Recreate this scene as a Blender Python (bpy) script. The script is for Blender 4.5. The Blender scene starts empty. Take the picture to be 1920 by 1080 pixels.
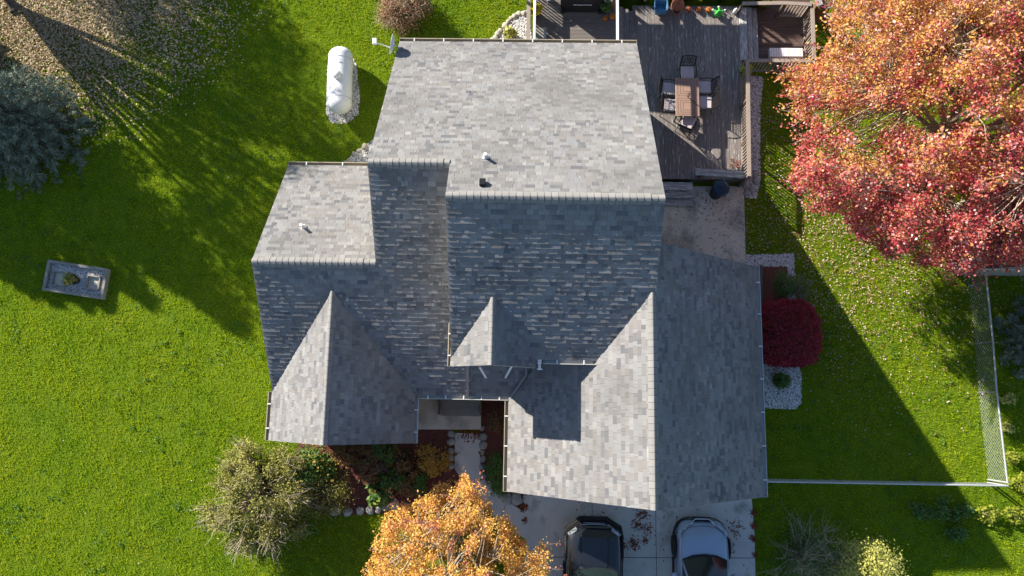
import bpy, math, random
import numpy as np
from mathutils import Vector, Matrix, noise
R = math.radians
sc = bpy.context.scene
col = sc.collection
rng = np.random.default_rng(7)
random.seed(7)

# ------------------------------------------------------------------ camera
CAMH, FPX = 27.0, 1364.76
TILT, ROLL, YAW = R(9.201), R(1.0), R(0.927)
def _cv(xr, u, fr):
    x = math.cos(ROLL)*xr - math.sin(ROLL)*fr; f = math.sin(ROLL)*xr + math.cos(ROLL)*fr
    y = math.sin(TILT)*f + math.cos(TILT)*u; z = -math.cos(TILT)*f + math.sin(TILT)*u
    return Vector((math.cos(YAW)*x - math.sin(YAW)*y, math.sin(YAW)*x + math.cos(YAW)*y, z))
cr, cu, cf = _cv(1, 0, 0), _cv(0, 1, 0), _cv(0, 0, 1)
cam = bpy.data.cameras.new('camera'); camo = bpy.data.objects.new('camera', cam); col.objects.link(camo)
mw = Matrix.Identity(4)
for i in range(3):
    mw[i][0], mw[i][1], mw[i][2] = cr[i], cu[i], -cf[i]
mw[2][3] = CAMH
camo.matrix_world = mw
cam.sensor_width = 36; cam.lens = 36*FPX/1920; cam.clip_end = 1500; cam.clip_start = .1
sc.camera = camo
def at(px, py, z=0.0):
    """world point at height z seen at photograph pixel (px, py)"""
    v = _cv((px-960)/FPX, -(py-540)/FPX, 1)
    s = (CAMH - z)/-v.z
    return Vector((v.x*s, v.y*s, z))

def proj(P):
    """photograph pixels of an (n,3) array of world points"""
    Q_ = np.asarray(P, float)-np.array([0, 0, CAMH]); a, b, c = Q_@np.array(cr), Q_@np.array(cu), Q_@np.array(cf)
    return np.column_stack([960+FPX*a/c, 540-FPX*b/c])
# ------------------------------------------------------------------ light
SA, SB = 1.68, 1.36                       # shadow offset per metre of height: +x, -y
el = math.atan2(1, math.hypot(SA, SB)); az = math.atan2(-SA, SB)   # az from +Y towards +X
w = bpy.data.worlds.new('World'); sc.world = w; w.use_nodes = True
nt = w.node_tree; sky = nt.nodes.new('ShaderNodeTexSky'); sky.sky_type = 'NISHITA'; sky.sun_disc = False
sky.sun_elevation = el; sky.sun_rotation = az; sky.air_density = 1.0; sky.dust_density = .3; sky.ozone_density = 2.5
bg = nt.nodes['Background']; bg.inputs[1].default_value = .078
nt.links.new(sky.outputs[0], bg.inputs[0])
sl = bpy.data.lights.new('sun', 'SUN'); sl.energy = 5.0; sl.angle = R(.5); sl.color = (1, .93, .815)
so = bpy.data.objects.new('sun', sl); col.objects.link(so)
so.rotation_euler = Vector((-SA, SB, 1)).to_track_quat('Z', 'Y').to_euler()
so.location = (-20, 16, 40)
sc.view_settings.view_transform = 'Standard'; sc.view_settings.look = 'None'
sc.view_settings.exposure = 1.22; sc.view_settings.gamma = 1

# ------------------------------------------------------------------ materials
def hexc(h):
    h = h.lstrip('#'); return tuple(((int(h[i:i+2], 16)/255 + .055)/1.055)**2.4 if int(h[i:i+2], 16) > 10 else int(h[i:i+2], 16)/255/12.92 for i in (0, 2, 4))
def M(name, cols, scale=5, rough=.85, metal=0, bump=0, bscale=None, island=0, spec=.3, stretch=(1, 1, 1), detail=4, coord='Object', trans=0, coat=0, bd=.02, contrast=1.6, alpha=None):
    m = bpy.data.materials.new(name); m.use_nodes = True
    t = m.node_tree; n = t.nodes; L = t.links.new
    b = n['Principled BSDF']; b.inputs['Roughness'].default_value = rough; b.inputs['Metallic'].default_value = metal
    b.inputs['Specular IOR Level'].default_value = spec
    if coat: b.inputs['Coat Weight'].default_value = coat; b.inputs['Coat Roughness'].default_value = .06
    if isinstance(cols[0], (int, float)): cols = [cols]
    if len(cols) == 1 and not bump:
        b.inputs['Base Color'].default_value = (*cols[0], 1)
    tc = n.new('ShaderNodeTexCoord'); mp = n.new('ShaderNodeMapping'); mp.inputs['Scale'].default_value = stretch
    if coord == 'World':
        g = n.new('ShaderNodeNewGeometry'); L(g.outputs['Position'], mp.inputs[0])
    else: L(tc.outputs[coord], mp.inputs[0])
    last = None
    if len(cols) > 1:
        nz = n.new('ShaderNodeTexNoise'); nz.inputs['Scale'].default_value = scale; nz.inputs['Detail'].default_value = detail; nz.inputs['Roughness'].default_value = .65
        L(mp.outputs[0], nz.inputs[0])
        c = n.new('ShaderNodeMath'); c.operation = 'MULTIPLY_ADD'; c.use_clamp = True
        c.inputs[1].default_value = contrast; c.inputs[2].default_value = .5 - contrast/2
        L(nz.outputs[0], c.inputs[0]); f = c.outputs[0]
        if island:
            g = n.new('ShaderNodeNewGeometry'); mx = n.new('ShaderNodeMix'); mx.data_type = 'FLOAT'
            mx.inputs[0].default_value = island; L(f, mx.inputs[2]); L(g.outputs['Random Per Island'], mx.inputs[3]); f = mx.outputs[0]
        r = n.new('ShaderNodeValToRGB'); e = r.color_ramp.elements
        while len(e) < len(cols): e.new(.5)
        for i, cc in enumerate(cols): e[i].position = i/(len(cols)-1); e[i].color = (*cc, 1)
        L(f, r.inputs[0]); L(r.outputs[0], b.inputs['Base Color']); last = r.outputs[0]
    elif bump: b.inputs['Base Color'].default_value = (*cols[0], 1)
    if bump:
        nb = n.new('ShaderNodeTexNoise'); nb.inputs['Scale'].default_value = bscale or scale*4; nb.inputs['Detail'].default_value = 5
        L(mp.outputs[0], nb.inputs[0]); bp = n.new('ShaderNodeBump'); bp.inputs['Strength'].default_value = bump; bp.inputs['Distance'].default_value = bd
        L(nb.outputs[0], bp.inputs['Height']); L(bp.outputs[0], b.inputs['Normal'])
    if trans:
        tr = n.new('ShaderNodeBsdfTranslucent'); ms = n.new('ShaderNodeMixShader'); ms.inputs[0].default_value = trans
        if last: L(last, tr.inputs[0])
        else: tr.inputs[0].default_value = (*cols[0], 1)
        L(b.outputs[0], ms.inputs[1]); L(tr.outputs[0], ms.inputs[2]); L(ms.outputs[0], n['Material Output'].inputs[0])
    return m
def stained(m, cols_dark, scale, lo=.55, hi=.75, stretch=(1, 1, 1), bumpy=False):
    """lay irregular worn or stained patches of another colour over a material's base colour"""
    t = m.node_tree; n = t.nodes; L = t.links.new; b = n['Principled BSDF']; src = b.inputs['Base Color']
    mx = n.new('ShaderNodeMix'); mx.data_type = 'RGBA'
    if src.is_linked: L(src.links[0].from_socket, mx.inputs[6])
    else: mx.inputs[6].default_value = src.default_value
    mx.inputs[7].default_value = (*cols_dark, 1)
    g = n.new('ShaderNodeNewGeometry'); mp = n.new('ShaderNodeMapping'); mp.inputs['Scale'].default_value = stretch
    nz = n.new('ShaderNodeTexNoise'); nz.inputs['Scale'].default_value = scale; nz.inputs['Detail'].default_value = 6; nz.inputs['Roughness'].default_value = .62
    mr = n.new('ShaderNodeMapRange'); mr.inputs[1].default_value = lo; mr.inputs[2].default_value = hi
    L(g.outputs['Position'], mp.inputs[0]); L(mp.outputs[0], nz.inputs[0]); L(nz.outputs[0], mr.inputs[0]); L(mr.outputs[0], mx.inputs[0]); L(mx.outputs[2], src)
    return m
mt = {}
mt['shingle'] = M('shingle', [(.08, .088, .105), (.155, .153, .158), (.21, .196, .186), (.216, .216, .222), (.245, .238, .232), (.33, .328, .325)], scale=.7, rough=.95, island=.72, bump=.25, bscale=220, bd=.004, coord='World', spec=.15, contrast=1.5)
stained(mt['shingle'], (.15, .145, .14), .45, .48, .8)
mt['cap'] = M('ridge_shingle', [(.20, .195, .19), (.27, .26, .25)], scale=3, rough=.95, island=.5, bump=.2, bscale=200, bd=.004, coord='World', spec=.15)
mt['siding'] = M('cream_siding', [(.42, .39, .33), (.48, .45, .38)], scale=2, rough=.7)
mt['fascia'] = M('fascia', [(.50, .48, .43), (.56, .54, .5)], scale=3, rough=.6)
mt['gutter'] = M('gutter_metal', [(.42, .42, .40), (.52, .51, .48)], scale=4, rough=.5, metal=.1)
mt['gutter_tan'] = M('tan_gutter', [(.33, .28, .20), (.42, .37, .28)], scale=4, rough=.6)
mt['white'] = M('white_paint', [(.74, .74, .73), (.80, .80, .79)], scale=3, rough=.45)
mt['drain'] = M('grey_downspout', [(.20, .19, .19), (.26, .25, .25)], scale=5, rough=.5)
mt['black'] = M('black_plastic', [(.012, .012, .014), (.02, .02, .022)], scale=5, rough=.5)
mt['steel'] = M('galvanised_steel', [(.45, .46, .48), (.62, .63, .65)], scale=8, rough=.45, metal=.5)
mt['glass'] = M('window_glass', [(.02, .025, .03)], rough=.05, spec=.6)
mt['lawn'] = M('lawn_soil', [(.05, .09, .008), (.11, .17, .012), (.16, .21, .02)], scale=2.2, rough=1, coord='World', detail=8, spec=.0, bump=.5, bscale=30)
mt['clover'] = M('clover_leaf', [(.05, .12, .012), (.13, .25, .03)], scale=3, island=.7, coord='World', rough=.7, trans=.3)
mt['blade'] = M('grass_blade', [(.065, .185, .004), (.20, .36, .004), (.35, .45, .006), (.40, .46, .010), (.48, .47, .04)], scale=.45, rough=.75, island=.35, coord='World', detail=9, trans=.5, spec=.15, contrast=2.6)
mt['leaf_tan'] = M('fallen_leaf_tan', [(.14, .09, .04), (.40, .28, .14), (.60, .46, .29), (.72, .62, .46)], scale=8, island=.9, coord='World', rough=.75, trans=.15)
mt['leaf_pink'] = M('fallen_leaf_pale', [(.28, .07, .05), (.42, .22, .14), (.56, .40, .33), (.62, .52, .46)], scale=8, island=.9, coord='World', rough=.7, trans=.1)
mt['leaf_rust'] = M('fallen_leaf_rust', [(.10, .022, .012), (.22, .06, .025), (.32, .10, .04)], scale=8, island=.9, coord='World', rough=.8)
mt['concrete'] = stained(stained(M('concrete', [(.46, .455, .43), (.58, .565, .53), (.66, .64, .60)], scale=1.2, rough=.9, coord='World', bump=.2, bscale=60, detail=9), (.22, .21, .19), 1.1, .56, .75), (.09, .085, .075), 14, .68, .74)
mt['old_concrete'] = stained(stained(M('old_concrete', [(.58, .52, .42), (.70, .64, .53)], scale=1.5, rough=.95, coord='World', bump=.25, bscale=50, detail=9), (.20, .19, .165), .9, .5, .72), (.05, .045, .04), 9, .69, .73)
mt['mulch'] = M('red_mulch', [(.07, .022, .018), (.17, .06, .045), (.28, .11, .085)], scale=40, rough=1, coord='World', bump=1, bscale=60, island=.6)
mt['gravel'] = M('pale_gravel', [(.30, .29, .27), (.58, .56, .53), (.76, .74, .71), (.84, .82, .80)], scale=30, island=.9, rough=.9, coord='World')
mt['gravel_base'] = M('gravel_bed', [(.10, .09, .08), (.3, .28, .25)], scale=40, rough=1, coord='World', bump=.6)
mt['boulder'] = M('fieldstone', [(.17, .165, .15), (.34, .33, .30), (.46, .42, .36)], scale=4, rough=.9, bump=.5, bscale=20, coord='World')
mt['boulder_pale'] = M('pale_fieldstone', [(.30, .27, .22), (.5, .46, .38)], scale=4, rough=.9, bump=.4, bscale=20, coord='World')
mt['deck'] = stained(M('worn_deck_paint', [(.155, .137, .13), (.20, .176, .163), (.25, .22, .20)], scale=1.5, rough=.8, island=.5, coord='World', stretch=(6, .6, 1), bump=.3, bscale=30), (.46, .45, .43), 3.2, .585, .625, stretch=(9, .8, 1))
mt['deck_x'] = stained(M('worn_deck_paint_across', [(.125, .11, .105), (.16, .14, .13), (.20, .175, .16)], scale=1.5, rough=.8, island=.5, coord='World', stretch=(.6, 6, 1), bump=.3, bscale=30), (.42, .40, .38), 3.0, .64, .67, stretch=(.8, 9, 1))
mt['deck_brown'] = stained(M('brown_deck', [(.07, .045, .035), (.12, .075, .06), (.17, .12, .095)], scale=2, rough=.75, island=.45, coord='World', stretch=(.6, 7, 1), bump=.3, bscale=30), (.33, .29, .26), 2.6, .62, .68, stretch=(1, 10, 1))
mt['weathered'] = stained(M('weathered_board', [(.24, .24, .24), (.36, .355, .34)], scale=3, rough=.85, island=.3, coord='World', stretch=(6, 1, 1), bump=.3), (.6, .6, .58), 3, .5, .62, stretch=(8, 1, 1))
mt['weathered_x'] = stained(M('weathered_board_across', [(.24, .24, .24), (.36, .355, .34)], scale=3, rough=.85, island=.3, coord='World', stretch=(1, 6, 1), bump=.3), (.6, .6, .58), 3, .5, .62, stretch=(1, 8, 1))
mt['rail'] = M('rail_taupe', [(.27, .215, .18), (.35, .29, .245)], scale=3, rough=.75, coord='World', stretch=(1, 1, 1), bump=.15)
mt['rail_dark'] = M('rail_dark_wood', [(.10, .075, .06), (.16, .12, .10)], scale=3, rough=.8)  # dark brown for posts, frames, legs and joints
mt['timber'] = M('planter_timber', [(.20, .19, .165), (.33, .315, .28)], scale=5, rough=.9, bump=.4, stretch=(1, 1, 1))
mt['bark'] = M('bark', [(.07, .055, .045), (.15, .125, .10)], scale=10, rough=.95, bump=.6, coord='World')
mt['twig'] = M('pale_twig', [(.28, .23, .17), (.48, .40, .30)], scale=10, rough=.9, coord='World')
mt['maple'] = M('maple_leaf_red', [(.24, .015, .035), (.46, .05, .07), (.60, .14, .10), (.62, .24, .10)], scale=2.2, island=.3, coord='World', rough=.5, trans=.35, spec=.4, contrast=2.6, detail=3)
mt['maple_gold'] = M('maple_leaf_gold', [(.60, .17, .09), (.66, .30, .08), (.68, .42, .10), (.52, .40, .09)], scale=2.2, island=.3, coord='World', rough=.5, trans=.35, spec=.4, contrast=2.6, detail=3)
mt['maple_sheen'] = M('maple_leaf_sheen', [(.58, .22, .22), (.74, .44, .40)], scale=2, island=.5, coord='World', rough=.4, trans=.25, spec=.5)  # pale pink sky sheen of glossy leaves, put into the leaf colour
mt['orange'] = M('pear_leaf', [(.58, .17, .12), (.70, .33, .10), (.82, .53, .10), (.86, .66, .18)], scale=2.4, island=.35, coord='World', rough=.5, trans=.35, spec=.45, contrast=1.6)
mt['shoot_leaf'] = M('pink_shoot_leaf', [(.42, .07, .08), (.60, .20, .14), (.70, .38, .12)], scale=2, island=.5, coord='World', rough=.5, trans=.35)
mt['gold'] = M('gold_leaf', [(.30, .17, .02), (.5, .33, .04)], scale=2, island=.6, coord='World', rough=.6, trans=.35)
mt['spruce'] = M('blue_spruce', [(.07, .11, .08), (.21, .26, .20), (.42, .46, .38)], scale=3, island=.6, coord='World', rough=.75, spec=.2)
mt['juniper'] = M('olive_leaf', [(.05, .07, .010), (.14, .15, .022), (.29, .27, .05), (.46, .38, .14)], scale=2, island=.7, coord='World', rough=.7, trans=.2)
mt['green'] = M('green_leaf', [(.03, .075, .014), (.08, .16, .03), (.15, .25, .05)], scale=3, island=.7, coord='World', rough=.6, trans=.25)
mt['lime'] = M('lime_leaf', [(.13, .19, .02), (.30, .34, .03), (.44, .42, .06)], scale=3, island=.7, coord='World', rough=.6, trans=.35)
mt['yellowgreen'] = M('pale_leaf', [(.18, .20, .03), (.46, .46, .09), (.72, .66, .25)], scale=2, island=.7, coord='World', rough=.6, trans=.3)
mt['barberry'] = M('crimson_leaf', [(.06, .007, .011), (.25, .013, .030), (.54, .04, .07)], scale=5, island=.55, coord='World', rough=.6, trans=.2)
mt['perennial'] = M('mixed_perennial', [(.04, .06, .018), (.09, .12, .03), (.20, .08, .06), (.32, .18, .04), (.42, .25, .07)], scale=2.2, island=.55, coord='World', rough=.7, trans=.2, contrast=2)
mt['flower_pink'] = M('pink_flower', [(.25, .06, .16), (.4, .16, .3)], scale=3, island=.8, coord='World')
mt['fern_rust'] = M('rusty_leaf', [(.26, .11, .03), (.5, .27, .045), (.6, .4, .08)], scale=3, island=.7, coord='World', trans=.25)
mt['redtwig'] = M('red_bush_leaf', [(.16, .05, .04), (.32, .13, .09), (.36, .27, .12), (.20, .20, .07)], scale=1.6, island=.5, coord='World', trans=.2)
mt['yellow'] = M('yellow_petal', [(.45, .33, .01), (.72, .58, .02)], scale=5, island=.8, coord='World', trans=.15)

# ------------------------------------------------------------------ mesh helpers
ORG = {}
def tag(o, label=None, cat=None, group=None, kind=None):
    if label: o['label'] = label
    if cat: o['category'] = cat
    if group: o['group'] = group
    if kind: o['kind'] = kind
    return o
def link(o, parent=None):
    col.objects.link(o)
    if parent: o.parent = parent
    return o
def empty(name, loc, label, cat, group=None, rz=0):
    o = bpy.data.objects.new(name, None); o.empty_display_size = .2; link(o); o.location = loc
    ORG[o] = Vector(loc); tag(o, label, cat, group)
    if rz: o.rotation_euler.z = rz
    return o
def org_of(p):
    while p:
        if p in ORG: return ORG[p]
        p = p.parent
    return Vector((0, 0, 0))
def finish(name, me, mat, parent, org, smooth):
    me.materials.append(mt[mat] if isinstance(mat, str) else mat)
    if smooth: me.polygons.foreach_set('use_smooth', np.ones(len(me.polygons), bool))
    o = bpy.data.objects.new(name, me); link(o, parent)
    if parent is None:
        o.location = org; ORG[o] = Vector(org)
    return o
class MB:
    def __init__(s): s.v = []; s.f = []
    def add(s, vs, fs):
        n = len(s.v); s.v += [tuple(v) for v in vs]; s.f += [tuple(i+n for i in f) for f in fs]; return s
    def box(s, c, size, rz=0, rot=None, bev=0):
        hx, hy, hz = [q/2 for q in size]
        m = rot if rot is not None else Matrix.Rotation(rz, 3, 'Z')
        c = Vector(c)
        if bev:
            b = min(bev, hx*.9, hy*.9, hz*.9); vs = []
            for k, (z, i) in enumerate(((-hz, b), (-hz+b, 0), (hz-b, 0), (hz, b))):
                X, Y = hx-i, hy-i
                vs += [(-X, -Y, z), (X, -Y, z), (X, Y, z), (-X, Y, z)]
            fs = [(3, 2, 1, 0), (12, 13, 14, 15)]
            for k in range(3):
                for j in range(4): a = k*4+j; d = k*4+(j+1) % 4; fs.append((a, d, d+4, a+4))
        else:
            vs = [(x, y, z) for z in (-hz, hz) for x, y in ((-hx, -hy), (hx, -hy), (hx, hy), (-hx, hy))]
            fs = [(3, 2, 1, 0), (4, 5, 6, 7), (0, 1, 5, 4), (1, 2, 6, 5), (2, 3, 7, 6), (3, 0, 4, 7)]
        return s.add([c + m @ Vector(v) for v in vs], fs)
    def beam(s, a, b, wd, th, up=(0, 0, 1)):
        a, b = Vector(a), Vector(b); d = b-a; L = d.length; y = d.normalized(); u = Vector(up)
        x = y.cross(u)
        if x.length < 1e-4: x = Vector((1, 0, 0))
        x.normalize(); z = x.cross(y)
        return s.box((a+b)/2, (wd, L, th), rot=Matrix((x, y, z)).transposed())
    def tube(s, pts, rad, n=6, caps=True):
        pts = [Vector(p) for p in pts]
        if not isinstance(rad, (list, tuple)): rad = [rad]*len(pts)
        vs = []; fs = []; up = None
        for i, p in enumerate(pts):
            d = (pts[min(i+1, len(pts)-1)] - pts[max(i-1, 0)]).normalized()
            if up is None: up = Vector((0, 0, 1)) if abs(d.z) < .9 else Vector((1, 0, 0))
            x = d.cross(up).normalized(); y = x.cross(d).normalized(); up = y
            for k in range(n):
                a = 2*math.pi*k/n; vs.append(p + (x*math.cos(a) + y*math.sin(a))*rad[i])
        for i in range(len(pts)-1):
            for k in range(n): a = i*n+k; b = i*n+(k+1) % n; fs.append((a, b, b+n, a+n))
        if caps: fs += [tuple(reversed(range(n))), tuple(range((len(pts)-1)*n, len(pts)*n))]
        return s.add(vs, fs)
    def lathe(s, c, prof, n=20, rot=None, sx=1, sy=1):
        c = Vector(c); vs = []; fs = []
        for r, z in prof:
            for k in range(n):
                a = 2*math.pi*k/n; v = Vector((r*math.cos(a)*sx, r*math.sin(a)*sy, z))
                vs.append(c + (rot @ v if rot is not None else v))
        for i in range(len(prof)-1):
            for k in range(n): a = i*n+k; b = i*n+(k+1) % n; fs.append((a, b, b+n, a+n))
        fs += [tuple(reversed(range(n))), tuple(range((len(prof)-1)*n, len(prof)*n))]
        return s.add(vs, fs)
    def poly(s, pts, z0, z1):
        n = len(pts); a = sum(pts[i][0]*pts[(i+1) % n][1]-pts[(i+1) % n][0]*pts[i][1] for i in range(n))
        if a < 0: pts = pts[::-1]
        vs = [(p[0], p[1], z0) for p in pts] + [(p[0], p[1], z1) for p in pts]
        fs = [tuple(range(n, 2*n)), tuple(reversed(range(n)))] + [(i, (i+1) % n, (i+1) % n+n, i+n) for i in range(n)]
        return s.add(vs, fs)
    def prism(s, prof, axis, a0, a1):
        """profile in (Y,Z) pushed along X (axis 'x') or in (X,Z) pushed along Y (axis 'y')"""
        n = len(prof)
        P = (lambda p, a: (a, p[0], p[1])) if axis == 'x' else (lambda p, a: (p[0], a, p[1]))
        vs = [P(p, a0) for p in prof] + [P(p, a1) for p in prof]
        return s.add(vs, [tuple(range(n)), tuple(reversed(range(n, 2*n)))] + [(i, i+n, (i+1) % n+n, (i+1) % n) for i in range(n)])
    def rock(s, c, size, seed=0, lumps=.25, rz=0, sub=2):
        rr = random.Random(seed); off = Vector((rr.random()*50, rr.random()*50, 0)); c = Vector(c); m = Matrix.Rotation(rz, 3, 'Z')
        nu, nv = 6*sub, 3*sub; vs = []; fs = []
        for j in range(nv+1):
            for i in range(nu):
                th = math.pi*j/nv; ph = 2*math.pi*i/nu
                d = Vector((math.sin(th)*math.cos(ph), math.sin(th)*math.sin(ph), math.cos(th)))
                k = 1 + lumps*noise.noise(d*1.7 + off)
                q = Vector((abs(d.x)**.8*math.copysign(1, d.x)*size[0], abs(d.y)**.8*math.copysign(1, d.y)*size[1], d.z*size[2]))*k
                vs.append(c + m @ q)
        for j in range(nv):
            for i in range(nu): a = j*nu+i; b = j*nu+(i+1) % nu; fs.append((a, a+nu, b+nu, b))
        return s.add(vs, fs)
    def build(s, name, mat, parent=None, org=None, smooth=False, local=False):
        if local: o = Vector((0, 0, 0))
        elif org is not None: o = Vector(org)
        else: o = org_of(parent) if parent else Vector((0, 0, 0))
        me = bpy.data.meshes.new(name); me.from_pydata([(v[0]-o[0], v[1]-o[1], v[2]-o[2]) for v in s.v], [], s.f); me.update()
        return finish(name, me, mat, parent, o if parent is None else None, smooth)
def npmesh(name, V, Fidx, mat, parent=None, org=None, smooth=False):
    """V (n,3) array, Fidx (m,k) array of equal-size faces"""
    o = org_of(parent) if parent else Vector(org or (0, 0, 0))
    V = np.asarray(V, np.float32) - np.array(o, np.float32)
    me = bpy.data.meshes.new(name); m, k = Fidx.shape
    me.vertices.add(len(V)); me.vertices.foreach_set('co', V.ravel())
    me.loops.add(m*k); me.loops.foreach_set('vertex_index', Fidx.astype(np.int32).ravel())
    me.polygons.add(m); me.polygons.foreach_set('loop_start', np.arange(0, m*k, k, dtype=np.int32))
    me.update(calc_edges=True); me.validate()
    return finish(name, me, mat, parent, o if parent is None else None, smooth)
def copy_tree(o, parent=None):
    c = o.copy(); link(c); c.parent = parent
    for ch in list(o.children): copy_tree(ch, c)
    return c
def inpoly(P, poly):
    x, y = P[:, 0], P[:, 1]; r = np.zeros(len(P), bool); n = len(poly)
    for i in range(n):
        x1, y1 = poly[i][:2]; x2, y2 = poly[(i+1) % n][:2]
        c = ((y1 > y) != (y2 > y)) & (x < (x2-x1)*(y-y1)/((y2-y1) or 1e-9)+x1); r ^= c
    return r
def pxpoly(pts, z=0): return [at(x, y, z)[:2] for x, y in pts]
# leaf cloud: flat four-cornered leaves at C, each turned its own way
def leaves(C, size, up=.35, aspect=.62, seed=0, jitter=.4, normals=None):
    g = np.random.default_rng(seed); n = len(C)
    N = g.normal(size=(n, 3)) ; N[:, 2] = np.abs(N[:, 2]) + up*2
    if normals is not None: N = N*.5 + normals
    N /= np.linalg.norm(N, axis=1)[:, None]
    A = np.cross(N, g.normal(size=(n, 3))); A /= np.linalg.norm(A, axis=1)[:, None]; B = np.cross(N, A)
    s = (size*(1-jitter+2*jitter*g.random(n)))[:, None]/2
    fold = N*s*.35
    V = np.stack([C - A*s, C + B*s*aspect - fold*.5, C + A*s, C - B*s*aspect - fold*.5], 1).reshape(-1, 3)
    return V, np.arange(4*n).reshape(n, 4)

# ------------------------------------------------------------------ house geometry (metres)
xL, xM, xR, xW = -4.581, -2.232, 3.692, -8.372
yB, eB, TB, TF = 12.496, 3.314, .677, .685
yR, hR, y2, h2 = 5.576, 8.002, 6.768, 7.195
y3, h3, y4, e4 = 4.187, 5.427, 8.127, 2.758
yF, eF, yg, xgr, xg, hg = .302, 2.767, -1.274, -3.628, -6.0, 4.89
yE, eM, yd, xdr, xd, hd = 1.386, 5.132, 1.127, .293, -.969, 6.295
xGl, xGr, yGf, yGb, eG, xG, hG = -.525, 7.704, -2.741, 4.783, 2.749, 3.589, 6.422

HOUSE = [(xW+.3, yg+.4), (xgr-.3, yg+.4), (xgr-.3, 1.9), (xGl+.4, 1.9), (xGl+.4, yGf+.5), (xGr-.4, yGf+.5), (xGr-.4, yGb-.3), (xR-.2, yGb-.3), (xR-.2, yB-.5), (xL+.2, yB-.5), (xL+.2, y4-.4), (xW+.3, y4-.4)]
house = empty('house', (-.5, 4, 0), 'large house with steep grey shingled gable roofs standing in the middle of the lawn', 'house')

def tabs(name, O, U, Vv, Lu, Lv, cut=None, seed=1):
    """courses of laminated shingles, each tab its own wedge; returns one roof part"""
    g = random.Random(seed); O, U, Vv = Vector(O), Vector(U).normalized(), Vector(Vv).normalized(); N = U.cross(Vv)
    if N.z < 0: N = -N
    e = .143; mb = MB(); rows = int(math.ceil(Lv/e))
    for r in range(rows):
        v0 = r*e; v1 = min(v0+e+.012, Lv)
        if v1 - v0 < .03: continue
        u = -g.random()*.3 if r else 0
        while u < Lu:
            wdt = g.choice((.09, .12, .15, .19, .24, .31)); a, b = max(u, 0), min(u+wdt-.004, Lu); u += wdt
            if b-a < .02: continue
            if cut:
                if cut(a+.001, v0+e/2) and cut(b-.001, v0+e/2): continue
                if cut(a+.001, v0+e/2) or cut(b-.001, v0+e/2):      # trim the tab at the rake
                    lo, hi = a, b; A_ = cut(a+.001, v0+e/2)
                    for _ in range(12):
                        mid = (lo+hi)/2
                        if cut(mid, v0+e/2) == A_: lo = mid
                        else: hi = mid
                    if A_: a = hi
                    else: b = lo
                    if b-a < .01: continue
            t = g.choice((.008, .010, .017, .020)) + (.002 if r else 0); dd = g.uniform(-.006, .006) if r else 0
            P = lambda uu, vv, h: O + U*uu + Vv*vv + N*h
            mb.add([P(a, v0+dd, t+.004), P(b, v0+dd, t+.004), P(b, v1, .003), P(a, v1, .003), P(a, v0+dd, 0), P(b, v0+dd, 0)],
                   [(0, 1, 2, 3), (4, 5, 1, 0), (4, 0, 3), (5, 2, 1)])
    return mb
def slab(mb, pts, th=.17, drop=.004):
    """roof deck under the shingles: polygon on the roof plane with a vertical thickness"""
    n = len(pts); T = [Vector(p) - Vector((0, 0, drop)) for p in pts]; B = [p - Vector((0, 0, th)) for p in T]
    mb.add(T+B, [tuple(range(n)), tuple(reversed(range(n, 2*n)))] + [(i, i+n, (i+1) % n+n, (i+1) % n) for i in range(n)])
def slope(O, U, Vv, Lu, Lv, cut=None, seed=1, label=None, under=None):
    r = tabs('roof', O, U, Vv, Lu, Lv, cut, seed).build('roof', 'shingle', house)
    if label: r['label'] = label
    m = MB(); O, U, Vv = Vector(O), Vector(U).normalized(), Vector(Vv).normalized()
    for q in (under or [(0, 0, Lu, Lv)]):
        slab(m, [O+U*q[0]+Vv*q[1], O+U*q[2]+Vv*q[1], O+U*q[2]+Vv*q[3], O+U*q[0]+Vv*q[3]])
    m.build('fascia', 'fascia', r)
    return r
def upv(dx, dy, dz): return Vector((dx, dy, dz)).normalized()
cB, cF = math.hypot(1, TB), math.hypot(1, TF)
LvB1 = (yB-yR)*cB; Lv2 = (yB-y2)*cB; wM = xR-xM
# back slope; u runs from xR towards xL
slope((xR, yB, eB), (-1, 0, 0), (0, -1, TB), xR-xL, LvB1, cut=lambda u, v: v > Lv2 and u > wM, seed=1,
      label='wide sunlit rear slope', under=[(0, 0, wM, LvB1), (wM, 0, xR-xL, Lv2)])
slope((xM, yE, eM), (1, 0, 0), (0, 1, TF), wM, (yR-yE)*cF, seed=2, label='tall shaded front slope')
xPr = 1.1; zl2 = (y2-yF)*cF; zl3 = (y3-yF)*cF; zl1 = (2.0-yF)*cF
slope((xW, yF, eF), (1, 0, 0), (0, 1, TF), xPr-xW, zl2, seed=3,
      cut=lambda u, v: (v > zl3 and u < xL-xW) or (v > zl1 and u > xM-xW+.1), label='long low front slope',
      under=[(0, 0, xL-xW, zl3), (xL-xW, 0, xM-xW+.05, zl2), (xM-xW+.05, 0, xPr-xW, zl1)])
slope((xL+.1, y4, e4), (-1, 0, 0), (0, -1, TB), xL+.1-xW, (y4-y3)*cB, seed=4, label='sunlit rear slope of the left wing')
tg = (hg-eF)/((xgr-xW)/2); cg = math.hypot(1, tg); hw = (xgr-xW)/2
slope((xW, 3.5, eF), (0, -1, 0), (1, 0, tg), 3.5-yg, hw*cg, seed=5, label='sunlit left slope of the front left gable')
slope((xgr, yg, eF), (0, 1, 0), (-1, 0, tg), 3.5-yg, hw*cg, seed=6, label='shaded right slope of the front left gable')
td = (hd-eM)/((xdr-xM)/2); cd = math.hypot(1, td); hd2 = (xdr-xM)/2
slope((xM, 3.2, eM), (0, -1, 0), (1, 0, td), 3.2-yd, hd2*cd, seed=7, label='sunlit slope of the small entry gable')
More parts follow.
